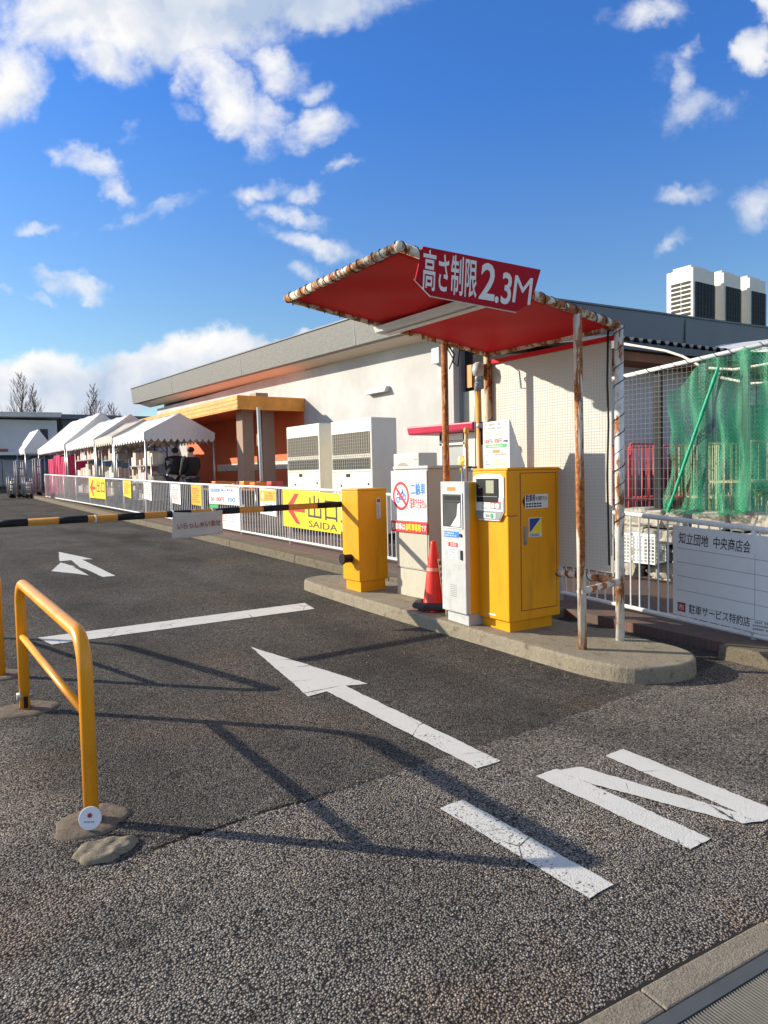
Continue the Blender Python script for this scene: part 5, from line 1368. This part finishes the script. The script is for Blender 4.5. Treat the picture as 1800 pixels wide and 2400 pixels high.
# goods under the tents
random.seed(21)
wrap = [pm('wrapped_' + nm, c, .6, .3, 6, streak=True) for nm, c in (('tan', (.62, .50, .38)), ('cream', (.74, .66, .54)), ('brown', (.50, .28, .22)), ('grey', (.33, .32, .28)), ('pink', (.72, .54, .50)))]
gi = 0
def rack(x, y, w_, l, top, label, where):
    t = thing('display_rack', label, 'rack', (x, y, T(y) + .1), 0, 'racks of goods under the tents')
    m = MB()
    for xx in (0, w_):
        for yy in (0, l): m.cyl((xx, yy, 0), (xx, yy, top), .02, 6)
    m.build('frame', 'steel', t)
    for k in range(3): m = MB(); m.box(0, w_, 0, l, .25 + k * top * .33, .28 + k * top * .33); m.build('shelf', 'steel', t)
    for k in range(3):
        yy = .05
        while yy < l - .2:
            wd = random.uniform(.14, .3)
            if random.random() < .85:
                z0 = T(y) + .1 + .285 + k * top * .33; m = MB(); hh = random.uniform(.25, .8) * top * .33
                m.box(-w_ / 2 + .05, w_ / 2 - .08, -wd / 2, wd / 2, 0, hh)
                o = m.build('wrapped_goods', wrap[random.randrange(5)], loc=(x + w_ / 2, y + yy + wd / 2, z0), bevel=.01)
                tag(o, '%s wrapped bundle on %s shelf, %s' % (('short ' if hh < .5 * top * .33 else 'tall ') + o.active_material.name.split('_')[1], ('bottom', 'middle', 'top')[k], ('near end of ', 'near half of ', 'far half of ', 'far end of ')[min(3, int(4 * yy / l))] + 'the ' + where), 'goods', 'wrapped goods on the ' + where)
            yy += wd + .03
rack(6.35, 20.6, .45, 2.2, 1.5, 'steel rack of wrapped goods under the front tent', 'front tent rack')
rack(6.2, 23.6, .45, 1.8, 1.75, 'steel rack of wrapped goods under the tan tent', 'tan tent rack')
rack(6.2, 26.0, .45, 3.4, 1.8, 'steel rack of wrapped goods under the middle tent', 'middle tent rack')
rack(7.2, 23.8, .5, 3.0, 1.7, 'steel rack of goods standing behind the front row of racks', 'rear rack')
for i, (yy, hh, lb_) in enumerate(((30.4, 1.55, 'nearest tall bright pink storage crate behind the fence'), (31.75, 1.6, 'middle tall bright pink storage crate behind the fence'), (33.1, 1.45, 'farthest tall bright pink storage crate behind the fence'))):
    m = MB(); m.box(0, .8, 0, 1.15, 0, hh)
    for k in range(3): m.box(-.02, 0, .1 + .4 * k, .2 + .4 * k, 0, hh)
    tag(m.build('pink_crate', 'pinkbox', loc=(6.1, yy, T(yy) + .1), bevel=.02), lb_, 'crate', 'pink crates under the far tent')
# table with orange produce by the orange canopy
tb = thing('sales_table', 'low sales table under the orange entrance canopy', 'table', (7.4, 17.2, T(17.5) + .1))
m = MB(); m.box(0, 1.0, -1.2, 2.4, .62, .66); m.build('top', 'brown', tb)
for xx in (.05, .95):
    for yy in (-1.1, 2.3): m = MB(); m.cyl((xx, yy, 0), (xx, yy, .62), .02, 6); m.build('leg', 'steel', tb)
for k in range(10):
    m = MB(); m.box(-.16, .16, -.14, .14, 0, random.uniform(.08, .2)); o = m.build('produce_tray', ('orange', 'cagered', 'amber', 'brown')[k % 4], loc=(7.6 + (k % 2) * .45, 16.3 + (k // 2) * .62, T(17.5) + .765), bevel=.02)
    tag(o, '%s produce tray, %s row, on the sales table %s' % (('orange', 'red', 'amber', 'brown')[k % 4], ('street side', 'wall side')[k % 2], ('nearest end', 'second from near', 'middle', 'fourth along', 'far end')[k // 2]), 'tray', 'produce trays on the sales table')

# people
def person(loc, rotz, label, lean=0.0, hairm='hair'):
    t = thing('person', label, 'person', loc, rotz)
    def skin(name, V, E, Rr, mat, root=0, lev=1):
        me = bpy.data.meshes.new(name); me.from_pydata(V, E, []); me.update(); o = bpy.data.objects.new(name, me); C.objects.link(o); o.parent = t
        sk = o.modifiers.new('s', 'SKIN'); sk.use_smooth_shade = True
        for i, r in enumerate(Rr): me.skin_vertices[0].data[i].radius = (r, r)
        me.skin_vertices[0].data[root].use_root = True
        ss = o.modifiers.new('d', 'SUBSURF'); ss.levels = ss.render_levels = lev
        me.materials.append(MT[mat]); return o
    L = lean
    V = [(0, 0, .92), (0, -.02 - L * .3, 1.15), (0, -.02 - L * .7, 1.40), (0, -.02 - L, 1.47), (0, -.03 - L, 1.57), (0, -.03 - L, 1.66),
         (-.19, 0 - L * .8, 1.40), (-.23, -.03 - L * .8, 1.14), (-.13, -.24 - L * .8, 1.04), (.19, 0 - L * .8, 1.40), (.23, -.03 - L * .8, 1.14), (.13, -.24 - L * .8, 1.04),
         (-.09, 0, .86), (-.10, -.01, .48), (-.10, .02, .08), (-.10, -.12, .03), (.09, 0, .86), (.10, -.01, .48), (.10, .02, .08), (.10, -.12, .03), (0, -.135 - L, 1.58)]
    E_ = [(0, 1), (1, 2), (2, 3), (3, 4), (4, 5), (2, 6), (6, 7), (7, 8), (2, 9), (9, 10), (10, 11), (0, 12), (12, 13), (13, 14), (14, 15), (0, 16), (16, 17), (17, 18), (18, 19), (4, 20)]
    Rr = [.10, .10, .12, .075, .115, .10, .05, .04, .045, .05, .04, .045, .09, .065, .045, .04, .09, .065, .045, .04, .018]
    skin('body', V, E_, Rr, 'skin')
    idx = [0, 1, 2, 6, 7, 8, 9, 10, 11, 3]; mp = {k: i for i, k in enumerate(idx)}
    skin('jacket', [V[i] for i in idx], [(mp[a], mp[b]) for a, b in E_ if a in mp and b in mp], [.21, .20, .22, .12, .095, .075, .12, .095, .075, .10], 'jacket')
    idx = [0, 12, 13, 14, 16, 17, 18]; mp = {k: i for i, k in enumerate(idx)}
    skin('trousers', [V[i] for i in idx], [(mp[a], mp[b]) for a, b in E_ if a in mp and b in mp], [.15, .105, .08, .06, .105, .08, .06], 'trousers')
    m = MB(); m.lathe([(.05, -.05), (.095, -.01), (.10, .03), (.075, .075), (.02, .095)], (0, .01 - L, 1.65), 12); m.build('hair', hairm, t)
    return t
pp_ = vp(448, 1100, y=18.6)
person((pp_.x, 18.6, T(18.6) + .1), R_(200), 'person in a black jacket standing between the front tent and the orange wall')
pp_ = vp(404, 1100, y=20.2)
person((pp_.x, 20.2, T(20.2) + .1), R_(140), 'person in dark clothes leaning forward under the front tent', .25)

# ------------------------------------------------------------------ far left: carts, buildings, bare trees
def cart(px0, px1, pt, pb, yb, label, full=True):
    a = vp(px0, pt, y=yb); b = vp(px1, pb, y=yb); z0 = T(yb); W = b.x - a.x; Hh = a.z - z0
    t = thing('shopping_cart', label, 'cart', (a.x, yb, z0), 0, 'carts parked beyond the fence')
    m = MB()
    for xx in (0, W):
        for yy in (0, .5): m.cyl((xx, yy, .1), (xx, yy, Hh), .03, 6)
    for k in range(5): zz = .25 + (Hh - .25) * k / 4; m.cyl((0, 0, zz), (W, 0, zz), .022, 6); m.cyl((0, .5, zz), (W, .5, zz), .022, 6)
    m.build('frame', 'midgrey', t)
    if full: m = MB(); m.box(.05, W - .05, .05, .45, .3, Hh * .8); m.build('load', 'cream_ac', t, bevel=.05)
    for xx in (.05, W - .05): m = MB(); m.cyl((xx, .0, .09), (xx, .06, .09), .09, 8); m.build('wheel', 'black', t)
cart(21, 36, 1118, 1165, 32, 'white loaded cart at the far left beyond the fence end')
cart(38, 58, 1080, 1165, 32.5, 'tall grey wire cart next to the white loaded one', False)
cart(58, 78, 1120, 1165, 31.5, 'dark low cart closest to the fence end')
cart(82, 98, 1075, 1165, 33, 'tall cart standing against the fence end', False)
fb = thing('far_building', 'far white building with flat eaves and a dark blue ground floor', 'building', (0, 0, 0))
a = vp(-60, 990, y=45); b = vp(132, 968, y=45); c = vp(260, 955, y=45)
m = MB(); m.box(a.x - 8, b.x, 45, 52, T(45), 5.0); m.build('wall', 'bwhite', fb)
m = MB(); m.hexa([(a.x - 8, 44.3, 5.0), (b.x + .1, 44.3, 5.15), (b.x + .1, 53, 5.15), (a.x - 8, 53, 5.0), (a.x - 8, 44.2, 5.22), (b.x + .15, 44.2, 5.4), (b.x + .15, 53, 5.4), (a.x - 8, 53, 5.22)]); m.build('eaves', 'white_paint', fb)
m = MB(); m.box(a.x - 8, b.x + .4, 44.5, 45.0, 1.4, 3.0); m.build('shopfront', 'bblue', fb)
m = MB(); m.box(a.x - 8, b.x + .4, 43.9, 45.0, 3.0, 3.16); m.build('awning_edge', 'white_paint', fb)
for k in range(3):
    m = MB(); x_ = 4.9 + k * .75; m.box(x_, x_ + .62, 44.44, 44.5, 1.35, 2.75); w1 = m.build('shutter', 'glassgrey', fb)
    m = MB(); m.box(x_ - .04, x_, 44.40, 44.5, 1.35, 2.8); m.box(x_ + .62, x_ + .66, 44.40, 44.5, 1.35, 2.8); m.build('frame', 'steel', w1)
m = MB(); m.box(b.x - .9, b.x - .5, 44.96, 45, 3.9, 4.5); m.build('window', 'darkgrey', fb)
m = MB(); m.box(5.2, 5.9, 44.3, 44.9, 3.16, 3.35); m.build('flower_box', 'brown', fb)
db = thing('dark_far_building', 'low dark slate building beyond the tents', 'building', (0, 0, 0))
m = MB(); m.box(b.x + .5, 22, 46, 56, T(46), 5.15); m.build('wall', 'slate', db)
m = MB(); m.box(b.x + .3, 22, 45.5, 56.5, 5.15, 5.42); m.build('roof_edge', 'slate', db)
m = MB(); m.box(b.x + 1.5, b.x + 3.0, 45.95, 46, 4.1, 4.8); m.build('window', 'brown', db)

def tree(px, base, top, y, label, seed, spread=.33):
    rd = random.Random(seed); b_ = vp(px, base, y=y); H_ = vp(px, top, y=y).z - T(60)
    t = thing('bare_tree', label, 'tree', (b_.x, y, T(60)), 0, 'leafless trees beyond the far buildings')
    m = MB(); P = [(rd.uniform(-.05, .05) * k, 0, H_ * k / 8) for k in range(9)]
    m.tube(P, [.13 * (1 - k / 8.4) + .008 for k in range(9)], 6); m.build('trunk', 'bark', t)
    m = MB()
    def limb(p, d, L, r, dep):
        q = p + d * L * .5 + Vector((rd.uniform(-1, 1), rd.uniform(-1, 1), .6)) * L * .05; e = p + d * L + Vector((0, 0, L * .16))
        m.tube([p, q, e], [r, r * .7, r * .35], 4)
        if dep > 0:
            for k in range(5):
                f = rd.uniform(.25, 1); s = p.lerp(e, f)
                nd = (d + Vector((rd.uniform(-.7, .7), rd.uniform(-.7, .7), rd.uniform(.1, .8)))).normalized()
                limb(s, nd, L * rd.uniform(.35, .55), r * .5, dep - 1)
    for k in range(40):
        f = .22 + .76 * k / 40; an = k * 2.4; p = Vector((0, 0, H_ * f))
        d = Vector((math.cos(an), math.sin(an), 1.5)).normalized(); limb(p, d, H_ * spread * (1.08 - f) * rd.uniform(.7, 1.1), .026, 2)
    m.build('crown', 'bark', t)
tree(52, 990, 872, 60, 'tallest bare tree above the white far building', 1)
tree(80, 990, 898, 60, 'slimmer bare tree just right of the tallest one', 2, .26)
tree(221, 990, 902, 60, 'bare tree standing alone above the white tents', 3)
tree(262, 990, 945, 62, 'smallest bare tree near the building fascia', 4, .4)
